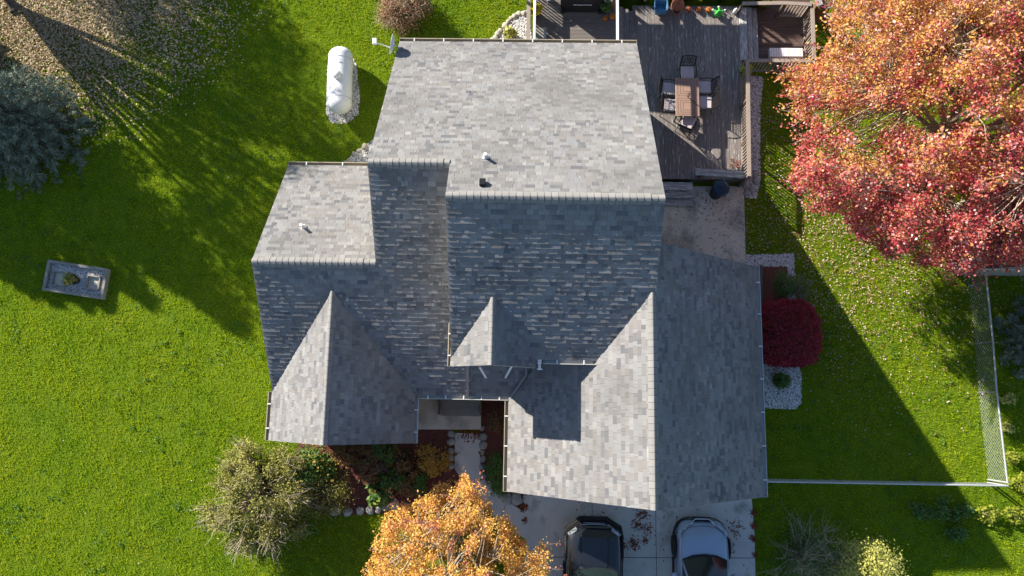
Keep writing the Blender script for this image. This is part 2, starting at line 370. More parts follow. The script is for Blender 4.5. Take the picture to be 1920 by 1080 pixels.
slope((xdr, yd, eM), (0, 1, 0), (-1, 0, td), 3.2-yd, hd2*cd, seed=8, label='shaded slope of the small entry gable')
tG = (hG-eG)/(xG-xGl); cG = math.hypot(1, tG)
slope((xGl, 3.4, eG), (0, -1, 0), (1, 0, tG), 3.4-yGf, (xG-xGl)*cG, seed=9, label='sunlit left slope of the garage')
slope((xGr, yGf, eG), (0, 1, 0), (-1, 0, tG), yGb-yGf, (xG-xGl)*cG, seed=10, label='shaded right slope of the garage')

def ridge(p0, p1, sA, sB, hwd=.19, lift=.03, plain=(0, 0)):
    """row of folded cap shingles along a ridge; sA and sB are the downslope directions; the middle run is raised on a ridge vent"""
    p0, p1 = Vector(p0), Vector(p1); d = (p1-p0).normalized(); L = (p1-p0).length; sA, sB = Vector(sA).normalized(), Vector(sB).normalized()
    mb = MB(); e = .195; n = int(L/e)+1; e = L/n
    for i in range(n):
        s0 = i*e; raised = plain[0] < s0 < L-plain[1]-e*.5
        hgt, hw2 = (lift, hwd) if raised else (.014, .15)
        a, b = p0 + d*(s0), p0 + d*(s0+e-.008); z0, z1 = Vector((0, 0, hgt)), Vector((0, 0, hgt+.012))
        pr = []
        for q_, zz in ((a, z0), (b, z1)):
            pr.append([q_+zz+sA*hw2+Vector((0, 0, -hgt-.025)), q_+zz+sA*hw2, q_+zz+sA*hw2*.52+Vector((0, 0, .022)), q_+zz+sA*hw2*.2+Vector((0, 0, .018)), q_+zz+Vector((0, 0, .006)),
                       q_+zz+sB*hw2*.2+Vector((0, 0, .018)), q_+zz+sB*hw2*.52+Vector((0, 0, .022)), q_+zz+sB*hw2, q_+zz+sB*hw2+Vector((0, 0, -hgt-.025))])
        mb.add(pr[0]+pr[1], [(k, k+1, k+10, k+9) for k in range(8)]+[tuple(range(9)), tuple(range(17, 8, -1))])
    return mb.build('ridge_cap', 'cap', house)
ridge((xM, yR, hR+.01), (xR, yR, hR+.01), (0, 1, -TB), (0, -1, -TF), plain=(.3, .3))
ridge((xL, y2, h2+.01), (xM, y2, h2+.01), (0, 1, -TB), (0, -1, -TF), plain=(.4, .2))
ridge((xW, y3, h3+.01), (xL, y3, h3+.01), (0, 1, -TB), (0, -1, -TF), plain=(.25, .4))
ridge((xG, yGf, hG+.01), (xG, 3.27, hG+.01), (-1, 0, -tG), (1, 0, -tG), plain=(.3, 1.0))
ridge((xg, yg, hg+.01), (xg, 3.4, hg+.01), (-1, 0, -tg), (1, 0, -tg), lift=.016, hwd=.13)
ridge((xd, yd, hd+.01), (xd, 3.08, hd+.01), (-1, 0, -td), (1, 0, -td), lift=.016, hwd=.12)

# walls
wl = MB()
B1z = lambda y: eB+TB*(yB-y)-.2; P1z = lambda y: eM+TF*(y-yE)-.2; P2z = lambda y: eF+TF*(y-yF)-.2
wl.prism([(yB-.45, -.1), (yB-.45, B1z(yB-.45)), (yR, hR-.2), (yE+.35, P1z(yE+.35)), (yE+.35, -.1)], 'x', xM+.12, xR-.22)
wl.prism([(yB-.452, -.1), (yB-.452, B1z(yB-.452)), (y2, h2-.2), (1.9, P2z(1.9)), (1.9, -.1)], 'x', xL+.22, xM+.12)
wl.prism([(y4-.4, -.1), (y4-.4, e4+.06), (y3, h3-.2), (1.902, P2z(1.902)), (1.902, -.1)], 'x', xW+.35, xL+.22)
wl.prism([(xW+.352, -.1), (xW+.352, eF+.08), (xg, hg-.2), (xgr-.35, eF+.08), (xgr-.35, -.1)], 'y', yg+.4, 3.0)
wl.prism([(xGl+.4, -.1), (xGl+.4, eG+.14), (xG, hG-.2), (xGr-.4, eG+.14), (xGr-.4, -.1)], 'y', yGf+.5, yGb-.35)
wl.prism([(xM+.2, 3.5), (xM+.2, eM+.0), (xd, hd-.2), (xdr-.2, eM+.0), (xdr-.2, 3.5)], 'y', yd+.4, 3.0)
wl.build('wall', 'siding', house)
def door(c, size, name='door', mat='white', par=None):
    m = MB(); m.box(c, size, bev=.01); o = m.build(name, mat, par or house); return o
gd = door((1.5, yGf+.485, 1.1), (2.7, .05, 2.2), 'garage_door'); gd2 = door((5.6, yGf+.485, 1.1), (2.7, .05, 2.2), 'garage_door')
for g_, cx in ((gd, 1.5), (gd2, 5.6)):
    m = MB()
    for k in range(1, 4): m.box((cx, yGf+.455, .55*k), (2.66, .012, .03))
    m.build('panel_groove', 'drain', g_)
fd = door((-2.3, 1.875, 1.3), (.95, .05, 2.1)); MB().box((-1.95, 1.83, 1.25), (.05, .05, .14)).build('handle', 'steel', fd)
for cx, cy, cz, sx, sz, ax in ((-6, yg+.385, 1.5, 1.8, 1.3, 'y'), (-.97, yd+.385, 5.05, .7, .8, 'y'), (2, 11.0, 1, 0, 0, 'n'), (.4, yB-.43, 1.8, 1.8, 1.9, 'y'), (2.2, yE+.34, 4.4, 0, 0, 'n')):
    if ax == 'n': continue
    wn = MB().box((cx, cy, cz), (sx+.14, .05, sz+.14)).build('window', 'white', house)
    MB().box((cx, cy, cz), (sx, .07, sz)).build('pane', 'glass', wn)

# gutters
def gutter(p0, p1, out, mat='gutter', spacing=.78, wd=.12, hang='white', caps=True):
    p0, p1, out = Vector(p0), Vector(p1), Vector(out).normalized(); z = Vector((0, 0, 1)); d = (p1-p0).normalized()
    m = MB(); o0 = out*.012
    m.beam(p0+o0-z*.05, p1+o0-z*.05, .006, .10)                                   # back
    m.beam(p0+out*(wd/2+.01)-z*.10, p1+out*(wd/2+.01)-z*.10, wd, .006)           # floor
    m.beam(p0+out*(wd+.01)-z*.045, p1+out*(wd+.01)-z*.045, .012, .11)             # front
    m.beam(p0+out*(wd+.005)+z*.008, p1+out*(wd+.005)+z*.008, .024, .008)           # lip
    for p in (p0, p1): m.beam(p+o0-z*.05, p+out*(wd+.012)-z*.05, .008, .105)
    g = m.build('gutter', mat, house)
    L = (p1-p0).length; n = max(2, int(L/spacing))
    for i in range(n):
        c = p0 + d*(L*(i+.5)/n)
        MB().beam(c+z*.012, c+out*(wd+.01)+z*.014, .035, .012).add([], []).box(c+out*(.03)+z*.02, (.035, .035, .018), math.atan2(d.y, d.x)).build('gutter_hanger', hang, g)
    return g
gutter((xL, yB, eB), (xR, yB, eB), (0, 1, 0), 'gutter_tan', .95)
gutter((xL-.0, y4, e4), (xW, y4, e4), (0, 1, 0), 'gutter_tan', .95)
gutter((xGr, yGf, eG), (xGr, yGb, eG), (1, 0, 0), 'gutter', .95)
gutter((xGl, yGf, eG), (xGl, yF-.16, eG), (-1, 0, 0), 'gutter_tan', .75)
gutter((xgr, yg, eF), (xgr, yF-.14, eF), (1, 0, 0), 'gutter', .75)
gutter((xgr+.14, yF, eF), (xGl-.02, yF, eF), (0, -1, 0), 'gutter', .55)
gutter((xdr+.25, yE, eM), (2.15, yE, eM), (0, -1, 0), 'gutter', .55)
gutter((xW, yg, eF), (xW, yF, eF), (-1, 0, 0), 'gutter_tan', .75)
gutter((xM-.01, yd, eM), (xM-.01, yE+1.05, eM), (-1, 0, 0), 'gutter_tan', .9, .08)
m = MB(); m.box((xdr+.13, yE-.06, eM-.06), (.12, .14, .14), bev=.02); m.box((xdr+.13, yE-.2, eM-.10), (.08, .18, .08), bev=.02); m.box((xdr+.14, yE-.29, eM-.12), (.16, .04, .06)); m.build('gutter_end', 'white', house)
# downspouts lying on the lower roof
rz = lambda y: eF + TF*(y-yF) + .05
a = at(877, 686, rz(1.2)); b = at(877, 741, rz(yF)+.02)
MB().beam((a.x, 1.75, rz(1.75)), (b.x, yF-.02, rz(yF)), .085, .06).build('downspout', 'drain', house)
q0, q1, q2 = at(987, 686, 3.4), at(986, 706, 3.25), at(956, 746, 2.85)
MB().beam((q0.x, 1.65, rz(1.65)+.06), (q1.x, q1.y, rz(q1.y)+.06), .08, .06).beam((q1.x, q1.y+.03, rz(q1.y)+.07), (q2.x+.02, q2.y, rz(q2.y)+.07), .08, .06).build('downspout', 'drain', house)
for (ax_, ay_), (bx_, by_) in (((899, 688), (911, 708)), ((960, 686), (948, 708))):
    MB().beam(at(ax_, ay_, 4.75), at(bx_, by_, 4.0), .06, .05).build('bracket', 'white', house)
a, b = at(980, 765, 3.2), at(1006, 792, 3.6)

# roof fittings
def on_back(px, py):
    z = 5
    for _ in range(30): p = at(px, py, z); z = eB + TB*(yB-p.y)
    return p
def on_wing(px, py):
    z = 4
    for _ in range(30): p = at(px, py, z); z = e4 + TB*(y4-p.y)
    return p
for p in (on_back(911, 296), on_wing(570, 426)):
    m = MB(); m.beam(p+Vector((0, .16, -.10)), p+Vector((0, -.14, .105)), .3, .012)
    f = m.build('vent_flashing', 'drain', house)
    MB().tube([p, p+Vector((0, 0, .34))], .05, 12).tube([p+Vector((0, 0, .02)), p+Vector((0, 0, .12))], [.1, .055], 12).build('vent_pipe', 'white', f)
p = on_back(905, 344)
f = MB().beam(p+Vector((0, .19, -.11)), p+Vector((0, -.15, .105)), .26, .012).build('vent_flashing', 'drain', house)
MB().box(p+Vector((0, 0, .09)), (.17, .19, .2), bev=.015).build('vent_box', 'black', f)

# ------------------------------------------------------------------ ground
def ground_sheet(name, pts, z, mat, th=.0):
    m = MB(); n = len(pts); a = sum(pts[i][0]*pts[(i+1) % n][1]-pts[(i+1) % n][0]*pts[i][1] for i in range(n))
    if a < 0: pts = pts[::-1]
    if th: m.poly(pts, z-th, z)
    else: m.add([(p[0], p[1], z) for p in pts], [tuple(range(n))])
    o = m.build(name, mat); tag(o, kind='structure'); return o
ground_sheet('lawn', [(-300, -300), (300, -300), (300, 300), (-300, 300)], 0, 'lawn')
S_ = 1920/1024
drive = pxpoly([(978, 905), (985, 1010), (985, 1500), (1424, 1500), (1414, 1000), (1405, 880)])
drive = [(x, y if y > -9 else -16) for x, y in drive]
drive[0] = (drive[0][0], -2.3); drive[-1] = (drive[-1][0], -2.3)
ground_sheet('driveway', drive, .04, 'concrete', .2)
m = MB(); dr = lambda a, b, wdt=.02: m.beam((*a[:2], .041), (*b[:2], .041), wdt, .006)
dr(at(1229, 950), (at(1229, 950).x, -15)); dr(at(985, 1044), at(1414, 1046)); dr(at(1110, 930), at(1110, 968)); dr((at(985, 1044).x, -9.6), (at(1414, 1046).x, -9.6))
tag(m.build('driveway_joints', 'rail_dark'), kind='structure')
walk = pxpoly([(853, 812), (901, 812), (901, 888), (925, 920), (985, 962), (985, 1010), (940, 985), (896, 935), (853, 880)])
ground_sheet('front_walk', walk, .045, 'concrete', .2)
m = MB(); m.beam((*at(884, 906)[:2], .046), (*at(899, 895)[:2], .046), .018, .006).beam((*at(948, 946)[:2], .046), (*at(938, 976)[:2], .046), .018, .006)
tag(m.build('walk_joints', 'rail_dark'), kind='structure')
patio = pxpoly([(1238, 350), (1394, 350), (1398, 505), (1238, 505)])
ground_sheet('patio', patio, .05, 'old_concrete', .2)
bedL = pxpoly([(560, 825), (790, 790), (850, 800), (853, 880), (880, 925), (830, 960), (720, 962), (620, 968), (560, 940)])
bedR = pxpoly([(901, 735), (956, 735), (960, 925), (985, 935), (985, 960), (925, 920), (901, 888)])
ground_sheet('mulch_bed', bedL, .02, 'mulch'); ground_sheet('mulch_bed', bedR, .02, 'mulch')
tankbed = pxpoly([(614, 120), (625, 100), (655, 98), (668, 120), (675, 180), (672, 215), (650, 232), (622, 232), (612, 215)])
cornL = pxpoly([(640, 310), (668, 285), (700, 262), (720, 262), (720, 330), (640, 330)])
cornT = pxpoly([(918, 90), (940, 55), (965, 28), (990, 18), (1000, 90)])
bedA = pxpoly([(1398, 478), (1488, 476), (1492, 560), (1480, 572), (1400, 572)])
bedB = pxpoly([(1420, 683), (1496, 684), (1502, 700), (1502, 755), (1490, 767), (1425, 765)])
deckbed = pxpoly([(1398, 140), (1432, 145), (1425, 200), (1425, 340), (1418, 372), (1396, 372)])
flowerbed = pxpoly([(1424, 500), (1476, 500), (1478, 572), (1424, 572)])
for nm, p_ in (('gravel_bed', tankbed), ('gravel_bed', cornL), ('gravel_bed', cornT), ('gravel_bed', bedA), ('gravel_bed', bedB), ('gravel_bed', deckbed)): ground_sheet(nm, p_, .016, 'gravel_base')
ground_sheet('flower_bed', flowerbed, .024, 'mulch')
porch = pxpoly([(772, 700), (903, 700), (902, 805), (776, 805)])
ground_sheet('porch_slab', porch, .14, 'old_concrete', .2)

def rand_in(poly, n, g):
    P = np.array(poly); lo, hi = P.min(0), P.max(0); q = g.random((n, 2))*(hi-lo)+lo; return q[inpoly(q, poly)]
def pebbles(name, poly, per, size, seed, mat='gravel', hole=None, z=.02):
    g = np.random.default_rng(seed); P = np.array(poly); area = np.prod(P.max(0)-P.min(0)); q = rand_in(poly, int(area*per), g)
    if hole is not None: q = q[~inpoly(q, hole)]
    n = len(q); base = np.array([(1, 0, 0), (0, 1, 0), (-1, 0, 0), (0, -1, 0), (0, 0, 1.0), (0, 0, -1)], float)
    sc_ = size*(.6+.8*g.random((n, 1, 3))); sc_[..., 2] *= .6; a = g.random(n)*6.28
    V = base[None]*sc_; x = V[..., 0]*np.cos(a)[:, None]-V[..., 1]*np.sin(a)[:, None]; y = V[..., 0]*np.sin(a)[:, None]+V[..., 1]*np.cos(a)[:, None]
    V = np.stack([x+q[:, :1], y+q[:, 1:], V[..., 2]+z+g.random((n, 1))*size*.5], -1).reshape(-1, 3)
    F = np.array([(0, 1, 4), (1, 2, 4), (2, 3, 4), (3, 0, 4)]); F = (F[None]+6*np.arange(n)[:, None, None]).reshape(-1, 3)
    o = npmesh(name, V, F, mat); tag(o, kind='stuff'); return o
tag(pebbles('gravel', tankbed, 900, .028, 1), 'pale pebbles around the white propane tank', 'gravel')
tag(pebbles('gravel', cornL, 900, .03, 2), 'pale pebbles in the corner behind the left wing', 'gravel')
tag(pebbles('gravel', cornT, 900, .03, 3), 'pale pebbles beside the deck at the back eave', 'gravel')
tag(pebbles('gravel', bedA, 1100, .028, 4, hole=flowerbed), 'white pebbles framing the square flower bed by the garage', 'gravel')
tag(pebbles('gravel', bedB, 1100, .028, 5), 'white pebbles around the small potted bush below the crimson shrub', 'gravel')
tag(pebbles('gravel', deckbed, 700, .035, 6), 'grey pebbles along the foot of the deck railing', 'gravel')
tag(pebbles('mulch_chips', bedL, 700, .022, 7, 'mulch'), 'red bark chips in the bed under the front left gable', 'mulch')
tag(pebbles('mulch_chips', bedR, 700, .022, 8, 'mulch'), 'red bark chips between the walk and the garage', 'mulch')

# grass
pb = [HOUSE, drive, walk, patio, bedL, bedR, tankbed, cornL, cornT, bedA, bedB, deckbed, porch]
deckarea = pxpoly([(1000, -60), (1530, -60), (1530, 110), (1410, 112), (1406, 338), (1180, 345), (1000, 100)])
pb.append(deckarea)
planterarea = pxpoly([(92, 488), (203, 505), (192, 560), (82, 543)])
pb.append(planterarea)
def noise2(P, s, seed=0):
    """cheap smooth value noise"""
    g = np.random.default_rng(seed); T = g.random((256, 256)); q = P*s+1000; i = np.floor(q).astype(int); f = q-i; f = f*f*(3-2*f)
    a = T[i[:, 0] % 256, i[:, 1] % 256]; b = T[(i[:, 0]+1) % 256, i[:, 1] % 256]; c = T[i[:, 0] % 256, (i[:, 1]+1) % 256]; d = T[(i[:, 0]+1) % 256, (i[:, 1]+1) % 256]
    return (a*(1-f[:, 0])+b*f[:, 0])*(1-f[:, 1])+(c*(1-f[:, 0])+d*f[:, 0])*f[:, 1]
def grass(n, seed):
    g = np.random.default_rng(seed); q = g.random((n, 2))*np.array([45, 28.5])+np.array([-24.5, -10.0])
    k = np.ones(len(q), bool)
    for p_ in pb: k &= ~inpoly(q, p_)
    q = q[k]; n = len(q)
    cl = .6*noise2(q, 5, 1)+.4*noise2(q, 1.3, 2); hgt = .03+.065*cl*(.5+g.random(n)); bad = noise2(q, .35, 5)
    lean = g.normal(size=(n, 2))*.8; a = g.random(n)*6.28; wd = .009+.009*g.random(n)
    dx, dy = np.cos(a)*wd, np.sin(a)*wd
    b0 = np.stack([q[:, 0]-dx, q[:, 1]-dy, np.zeros(n)], 1); b1 = np.stack([q[:, 0]+dx, q[:, 1]+dy, np.zeros(n)], 1)
    tp = np.stack([q[:, 0]+lean[:, 0]*hgt, q[:, 1]+lean[:, 1]*hgt, hgt], 1)
    V = np.stack([b0, b1, tp], 1).reshape(-1, 3); o = npmesh('grass', V, np.arange(3*n).reshape(n, 3), 'blade')
    return tag(o, 'short mown green grass all round the house', 'grass', kind='stuff')
grass(620000, 3)
g = np.random.default_rng(15); q = g.random((2600, 2))*np.array([44, 28])+np.array([-24, -9.5])
q = q[noise2(q, .5, 12) > .52]; k = np.ones(len(q), bool)
for p_ in pb: k &= ~inpoly(q, p_)
q = q[k]; q = np.repeat(q, 9, 0)+g.normal(size=(len(q)*9, 2))*.07
V, F = leaves(np.column_stack([q, .05+.04*g.random(len(q))]), .07, up=.6, seed=16, aspect=.8)
tag(npmesh('clover', V, F, 'clover'), 'small dark weed tufts scattered through the lawn', 'weeds', kind='stuff')

# ------------------------------------------------------------------ fallen leaves
def litter(name, q, size, mat, label, z=.05, seed=0, up=.5):
    C = np.column_stack([q, z+.03*np.random.default_rng(seed).random(len(q))])
    V, F = leaves(C, size, up=up, seed=seed, aspect=.7); o = npmesh(name, V, F, mat); return tag(o, label, 'leaves', kind='stuff')
def clear(q, polys):
    k = np.ones(len(q), bool)
    for p_ in polys: k &= ~inpoly(q, p_)
    return q[k]
g = np.random.default_rng(11)
q = g.random((260000, 2))*np.array([18, 16])+np.array([-25, 3.0]); d = np.hypot((q[:, 0]+20.5)/6.6, (q[:, 1]-16.5)/5.0)
q = q[g.random(len(q)) < np.clip(1.35-d*.85, 0, 1)**1.6*(.55+.8*noise2(q, 1.5, 9))]; q = clear(q, [HOUSE, tankbed])
litter('fallen_leaves', q, .085, 'leaf_tan', 'dense tan fallen leaves under the bare tree at the top left', seed=2)
q = g.random((85000, 2))*np.array([17, 24])+np.array([7, -8.0]); d = np.hypot((q[:, 0]-12.5)/6.0, (q[:, 1]-7.5)/6.0)
q = q[g.random(len(q)) < np.clip(1.15-d*.72, 0.02, 1)**1.8*(.45+.9*noise2(q, 1.7, 4))]; q = clear(q, [HOUSE, drive, deckarea, bedA])
litter('fallen_leaves', q, .055, 'leaf_pink', 'pale pink fallen leaves scattered on the grass beside the red maple', seed=3)
q = g.random((420, 2))*np.array([45, 28])+np.array([-24, -9.0]); q = clear(q, pb)
litter('fallen_leaves', q, .05, 'leaf_pink', 'few stray pale leaves dotted over the open lawn', seed=4)
qs = []
for px, py, r, n in ((1203, 963, .22, 90), (1195, 985, .2, 60), (1215, 990, .2, 50), (1190, 1020, .22, 90), (1168, 1022, .2, 60), (1211, 1012, .15, 40), (1378, 990, .3, 60), (1365, 1025, .3, 30), (1412, 960, .12, 60), (1413, 985, .12, 70), (1412, 1010, .12, 60), (1415, 1040, .1, 40),
                     (1300, 1000, 1.6, 50), (1120, 960, 1.2, 40), (975, 925, .25, 90), (983, 950, .15, 90), (984, 975, .1, 50), (872, 812, .3, 120), (893, 815, .2, 100), (855, 850, .1, 20), (902, 850, .08, 30), (905, 890, .15, 30), (1330, 365, .9, 70), (1370, 315, .25, 60)):
    c = at(px, py); qs.append(np.array([c.x, c.y])+g.normal(size=(n, 2))*r*np.array([.5, .5]))
q = np.concatenate(qs); k = inpoly(q, deckarea)
litter('fallen_leaves', q[~k], .065, 'leaf_rust', 'rust red fallen leaves blown along the driveway and walk edges', z=.052, seed=5)
litter('fallen_leaves', np.concatenate([q[k], ]), .06, 'leaf_rust', 'small rust leaves lying on the sunlit deck corner', z=.53, seed=6) if k.any() else None
q = clear(g.random((260, 2))*np.array([3.6, 3.6])+np.array([4.8, 4.6]), [HOUSE]); q = q[inpoly(q, patio)]
litter('fallen_leaves', q, .05, 'leaf_rust', 'dark leaf scraps on the concrete pad by the steps', z=.055, seed=8)

# ------------------------------------------------------------------ wooden deck
ZD, ZU, ZP = .5, .95, .12           # main deck, upper deck by the back wall, low platform
NUM = ['first', 'second', 'third', 'fourth', 'fifth', 'sixth', 'seventh', 'eighth', 'ninth', 'tenth', 'eleventh', 'twelfth', 'thirteenth', 'fourteenth', 'fifteenth', 'sixteenth']
deck = empty('wooden_deck', (6, 11, 0), 'worn grey painted deck with taupe railings wrapping the back right corner of the house', 'deck')
def boards(name, x0, x1, y0, y1, z, along, mat, w_=.138, label=None):
    m = MB(); L = (x1-x0) if along == 'y' else (y1-y0); n = int(L/(w_+.007)); g_ = random.Random(int(x0*100+y0*10))
    for i in range(n):
        c = i*(w_+.007)+w_/2; dz = g_.uniform(-.002, .002)
        if along == 'y': m.box((x0+c, (y0+y1)/2, z-.014+dz), (w_, y1-y0, .028))
        else: m.box(((x0+x1)/2, y0+c, z-.014+dz), (x1-x0, w_, .028))
    o = m.build(name, mat, deck)
    if label: o['label'] = label
    return o
c0, c1 = at(1186, 10, ZD), at(1404, 337, ZD)
DX0, DX1, DY0, DY1 = c0.x, c1.x, c1.y, c0.y
boards('deck_boards', DX0, DX1, DY0, DY1, ZD, 'y', 'deck', label='grey peeling boards of the main level')
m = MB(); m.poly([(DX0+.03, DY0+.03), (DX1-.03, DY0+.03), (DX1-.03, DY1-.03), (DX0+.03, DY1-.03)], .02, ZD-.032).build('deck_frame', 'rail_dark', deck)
ux0, ux1 = at(1003, 40, ZU).x, at(1158, 40, ZU).x
boards('deck_boards', ux0, ux1, yB-.4, yB+6.0, ZU, 'x', 'deck_x', label='dark cross boards of the upper level')
MB().poly([(ux0+.02, yB-.4), (ux1-.02, yB-.4), (ux1-.02, yB+5.9), (ux0+.02, yB+5.9)], 0, ZU-.032).build('deck_frame', 'rail_dark', deck)
for i, (a, b, z) in enumerate(((1158, 1168, ZU-.05), (1168, 1178, ZU-.2), (1177, 1186, ZU-.33))):
    xa, xb = at(a, 40, z).x, at(b, 40, z).x
    m = MB().box(((xa+xb)/2, yB+1.2, z-.02), (xb-xa+.02, 3.2, .04)).box((xa+.02, yB+1.2, z/2), (.03, 3.2, z-.05)).build('step', 'deck', deck)
# low platform and its steps
p0, p1 = at(1421, 16, ZP), at(1518, 112, ZP+.0)
boards('deck_boards', p0.x-.05, p1.x+.12, p1.y-.1, p0.y+.6, ZP, 'x', 'deck_brown', label='brown cross boards of the low platform')
MB().poly([(p0.x, p1.y-.05), (p1.x+.1, p1.y-.05), (p1.x+.1, p0.y+.5), (p0.x, p0.y+.5)], 0, ZP-.032).build('deck_frame', 'rail_dark', deck)
for i, (a, b, z) in enumerate(((1387, 1401, ZD+.03), (1401, 1411, ZD-.12), (1411, 1421, ZD-.25))):
    xa, xb = at(a, 60, z).x, at(b, 60, z).x; ya, yb = at(a, 112, z).y, at(a, 14, z).y
    MB().box(((xa+xb)/2, (ya+yb)/2, z-.02), (xb-xa-.01, yb-ya, .04), bev=.005).box(((xa+xb)/2+.0, (ya+yb)/2, z/2-.03), (xb-xa-.05, yb-ya-.05, z-.06)).build('step', 'weathered', deck)
# lower steps by the pad
for a, b, z in ((341, 357, ZD-.09), (357, 371, ZD-.23), (371, 386, ZD-.36)):
    xa, xb = at(1235, a, z).x, at(1299, a, z).x; ya, yb = at(1270, b, z).y, at(1270, a, z).y
    MB().box(((xa+xb)/2, (ya+yb)/2, z-.02), (xb-xa, yb-ya-.015, .04), bev=.005).box(((xa+xb)/2, yb-.02, z/2), (xb-xa, .03, z-.05)).build('step', 'weathered_x', deck)
def railing(p, q, z0, z1, capw=.14, posts=2, mat='rail', bal=True, postends=True, lab=None):
    """flat cap on posts with a row of square balusters, p and q on the ground"""
    a, b = Vector((p[0], p[1], z1-.02)), Vector((q[0], q[1], z1-.02)); d = b-a; L = d.length; u = d.normalized()
    cap = MB().beam(a, b, capw, .035).build('railing', mat, deck)
    if lab: cap['label'] = lab
    for i in range(posts):
        t = i/(posts-1); c = a + d*t*.985+u*.03
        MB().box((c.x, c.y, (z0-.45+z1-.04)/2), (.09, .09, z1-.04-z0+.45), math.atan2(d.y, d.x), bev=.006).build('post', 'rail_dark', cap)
    if bal:
        m = MB(); n = int(L/.125)
        m.beam(a-Vector((0, 0, .06)), b-Vector((0, 0, .06)), .04, .08); m.beam(Vector((a.x, a.y, z0+.08)), Vector((b.x, b.y, z0+.08)), .04, .06)
        for i in range(n):
            c = a + u*(i+.5)*L/n; m.box((c.x, c.y, (z0+.1+z1-.1)/2), (.036, .036, z1-z0-.2), math.atan2(d.y, d.x))
        m.build('balusters', 'rail', cap)
    return cap
ZR = 1.42
railing(at(1405, 330, ZR), at(1402, 112, ZR), ZD, ZR, lab='long rail down the right edge of the deck', posts=4)
railing(at(1398, 113, ZP+.95), at(1527, 113, ZP+.95), ZP, ZP+.95, posts=3, lab='rail below the low platform')
railing(at(1527, 113, ZP+.95), at(1523, 2, ZP+.95), ZP, ZP+.95, posts=3, lab='rail right of the low platform')
railing(at(1392, 6, ZP+1.0), at(1472, 5, ZP+1.0), ZP, ZP+1.0, posts=2, bal=False)
railing(at(1472, 5, ZP+1.0), at(1522, 8, ZP+1.0), ZP, ZP+1.0, posts=2)
railing(at(990, 96, ZU+.92), at(992, -60, ZU+.92), ZU, ZU+.92, posts=4, lab='pale rail on the left edge of the upper level')
# white bench board at the deck's front corner
a, b = at(1304, 321, ZD+.45), at(1397, 327, ZD+.45)
bench = empty('bench', ((a.x+b.x)/2, (a.y+b.y)/2, ZD), 'white weathered board bench across the front corner of the deck', 'bench')
MB().beam(a+Vector((0, .05, 0)), b+Vector((0, .05, 0)), .12, .05).beam(a-Vector((0, .085, 0)), b-Vector((0, .085, 0)), .12, .05).build('seat', 'weathered_x', bench)
for t in (.12, .88):
    c = a.lerp(b, t); MB().box((c.x, c.y, ZD+.21), (.08, .26, .42), bev=.005).build('leg', 'rail_dark', bench)
# ------------------------------------------------------------------ shade frame over the upper deck
pg = empty('pergola', ((ux0+ux1)/2, yB+3, 0), 'white framed sun shelter reaching out from the back eave over the upper deck', 'pergola')
ztop = 3.05
for px in (1002, 1158):
    xa = at(px, 60, ztop).x
    MB().box((xa, yB+1.7, ztop), (.09, 3.5, .10), bev=.01).build('beam', 'white', pg)
    MB().box((xa, yB+3.45, ztop/2), (.12, .12, ztop-.1), bev=.01).build('post', 'white', pg)
xa, xb = at(1002, 60, ztop).x, at(1158, 60, ztop).x
gz = empty('added_shelter', ((xa+xb)/2+1, yB+5.2, 0), 'unseen dark hipped shelter added on the upper deck to shade the main level', 'added_shelter')  # unseen roof on posts, added to throw shade over the deck
mt['canopy'] = M('brown_canopy', [(.10, .08, .07), (.14, .11, .09)], scale=2, rough=.9)
gx0, gx1, gy0, gy1 = xa-1.3, xb+1.55, yB+2.85, yB+6.4
m = MB(); zc, zt_ = 3.5, 5.2; gc = ((gx0+gx1)/2, (gy0+gy1)/2)
m.add([(gx0, gy0, zc), (gx1, gy0, zc), (gx1, gy1, zc), (gx0, gy1, zc), (gc[0]-.8, gc[1], zt_), (gc[0]+.8, gc[1], zt_)], [(0, 1, 5, 4), (1, 2, 5), (2, 3, 4, 5), (3, 0, 4), (3, 2, 1, 0)]).build('roof', 'canopy', gz)
for x_ in (gx0+.2, gx1-.2):
    for y_ in (gy0+.2, gy1-.2): MB().box((x_, y_, (zc+ZU)/2-.02), (.1, .1, zc-ZU-.03)).build('post', 'rail_dark', gz)

# ------------------------------------------------------------------ dining set on the deck
mt['tabletop'] = M('brown_tabletop', [(.30, .19, .14), (.36, .235, .18)], scale=3, rough=.55)
mt['iron'] = M('dark_iron', [(.018, .016, .015), (.03, .027, .025)], scale=5, rough=.45, metal=.3)
mt['cushion'] = M('pale_cushion', [(.50, .43, .44), (.58, .51, .51)], scale=6, rough=.9, bump=.1)
zt = ZD+.73; ta, tb = at(1266, 146, zt), at(1312, 218, zt)
tc_ = ((ta+tb)/2); tw, tl = abs(tb.x-ta.x), abs(ta.y-tb.y)
tbl = empty('dining_table', (tc_.x, tc_.y, ZD), 'brown rectangular dining table with carved lines, in the middle of the deck chairs', 'table')
m = MB(); m.box((tc_.x, tc_.y, zt-.02), (tw, tl, .04), bev=.008).build('table_top', 'tabletop', tbl)
m = MB()
for cy in (-tl*.24, tl*.24):
    for k in (0, 1, 2):
        hx, hy = tw*(.40-.11*k), tl*(.21-.055*k)
        for s in (-1, 1):
            m.box((tc_.x, tc_.y+cy+s*hy, zt+.002), (2*hx, .012, .004)); m.box((tc_.x+s*hx, tc_.y+cy, zt+.0023), (.012, 2*hy, .004))
m.build('groove', 'rail_dark', tbl)
for sx in (-1, 1):
    for sy in (-1, 1): MB().tube([(tc_.x+sx*tw*.38, tc_.y+sy*tl*.42, zt-.04), (tc_.x+sx*tw*.42, tc_.y+sy*tl*.44, ZD)], .025, 8).build('leg', 'iron', tbl)
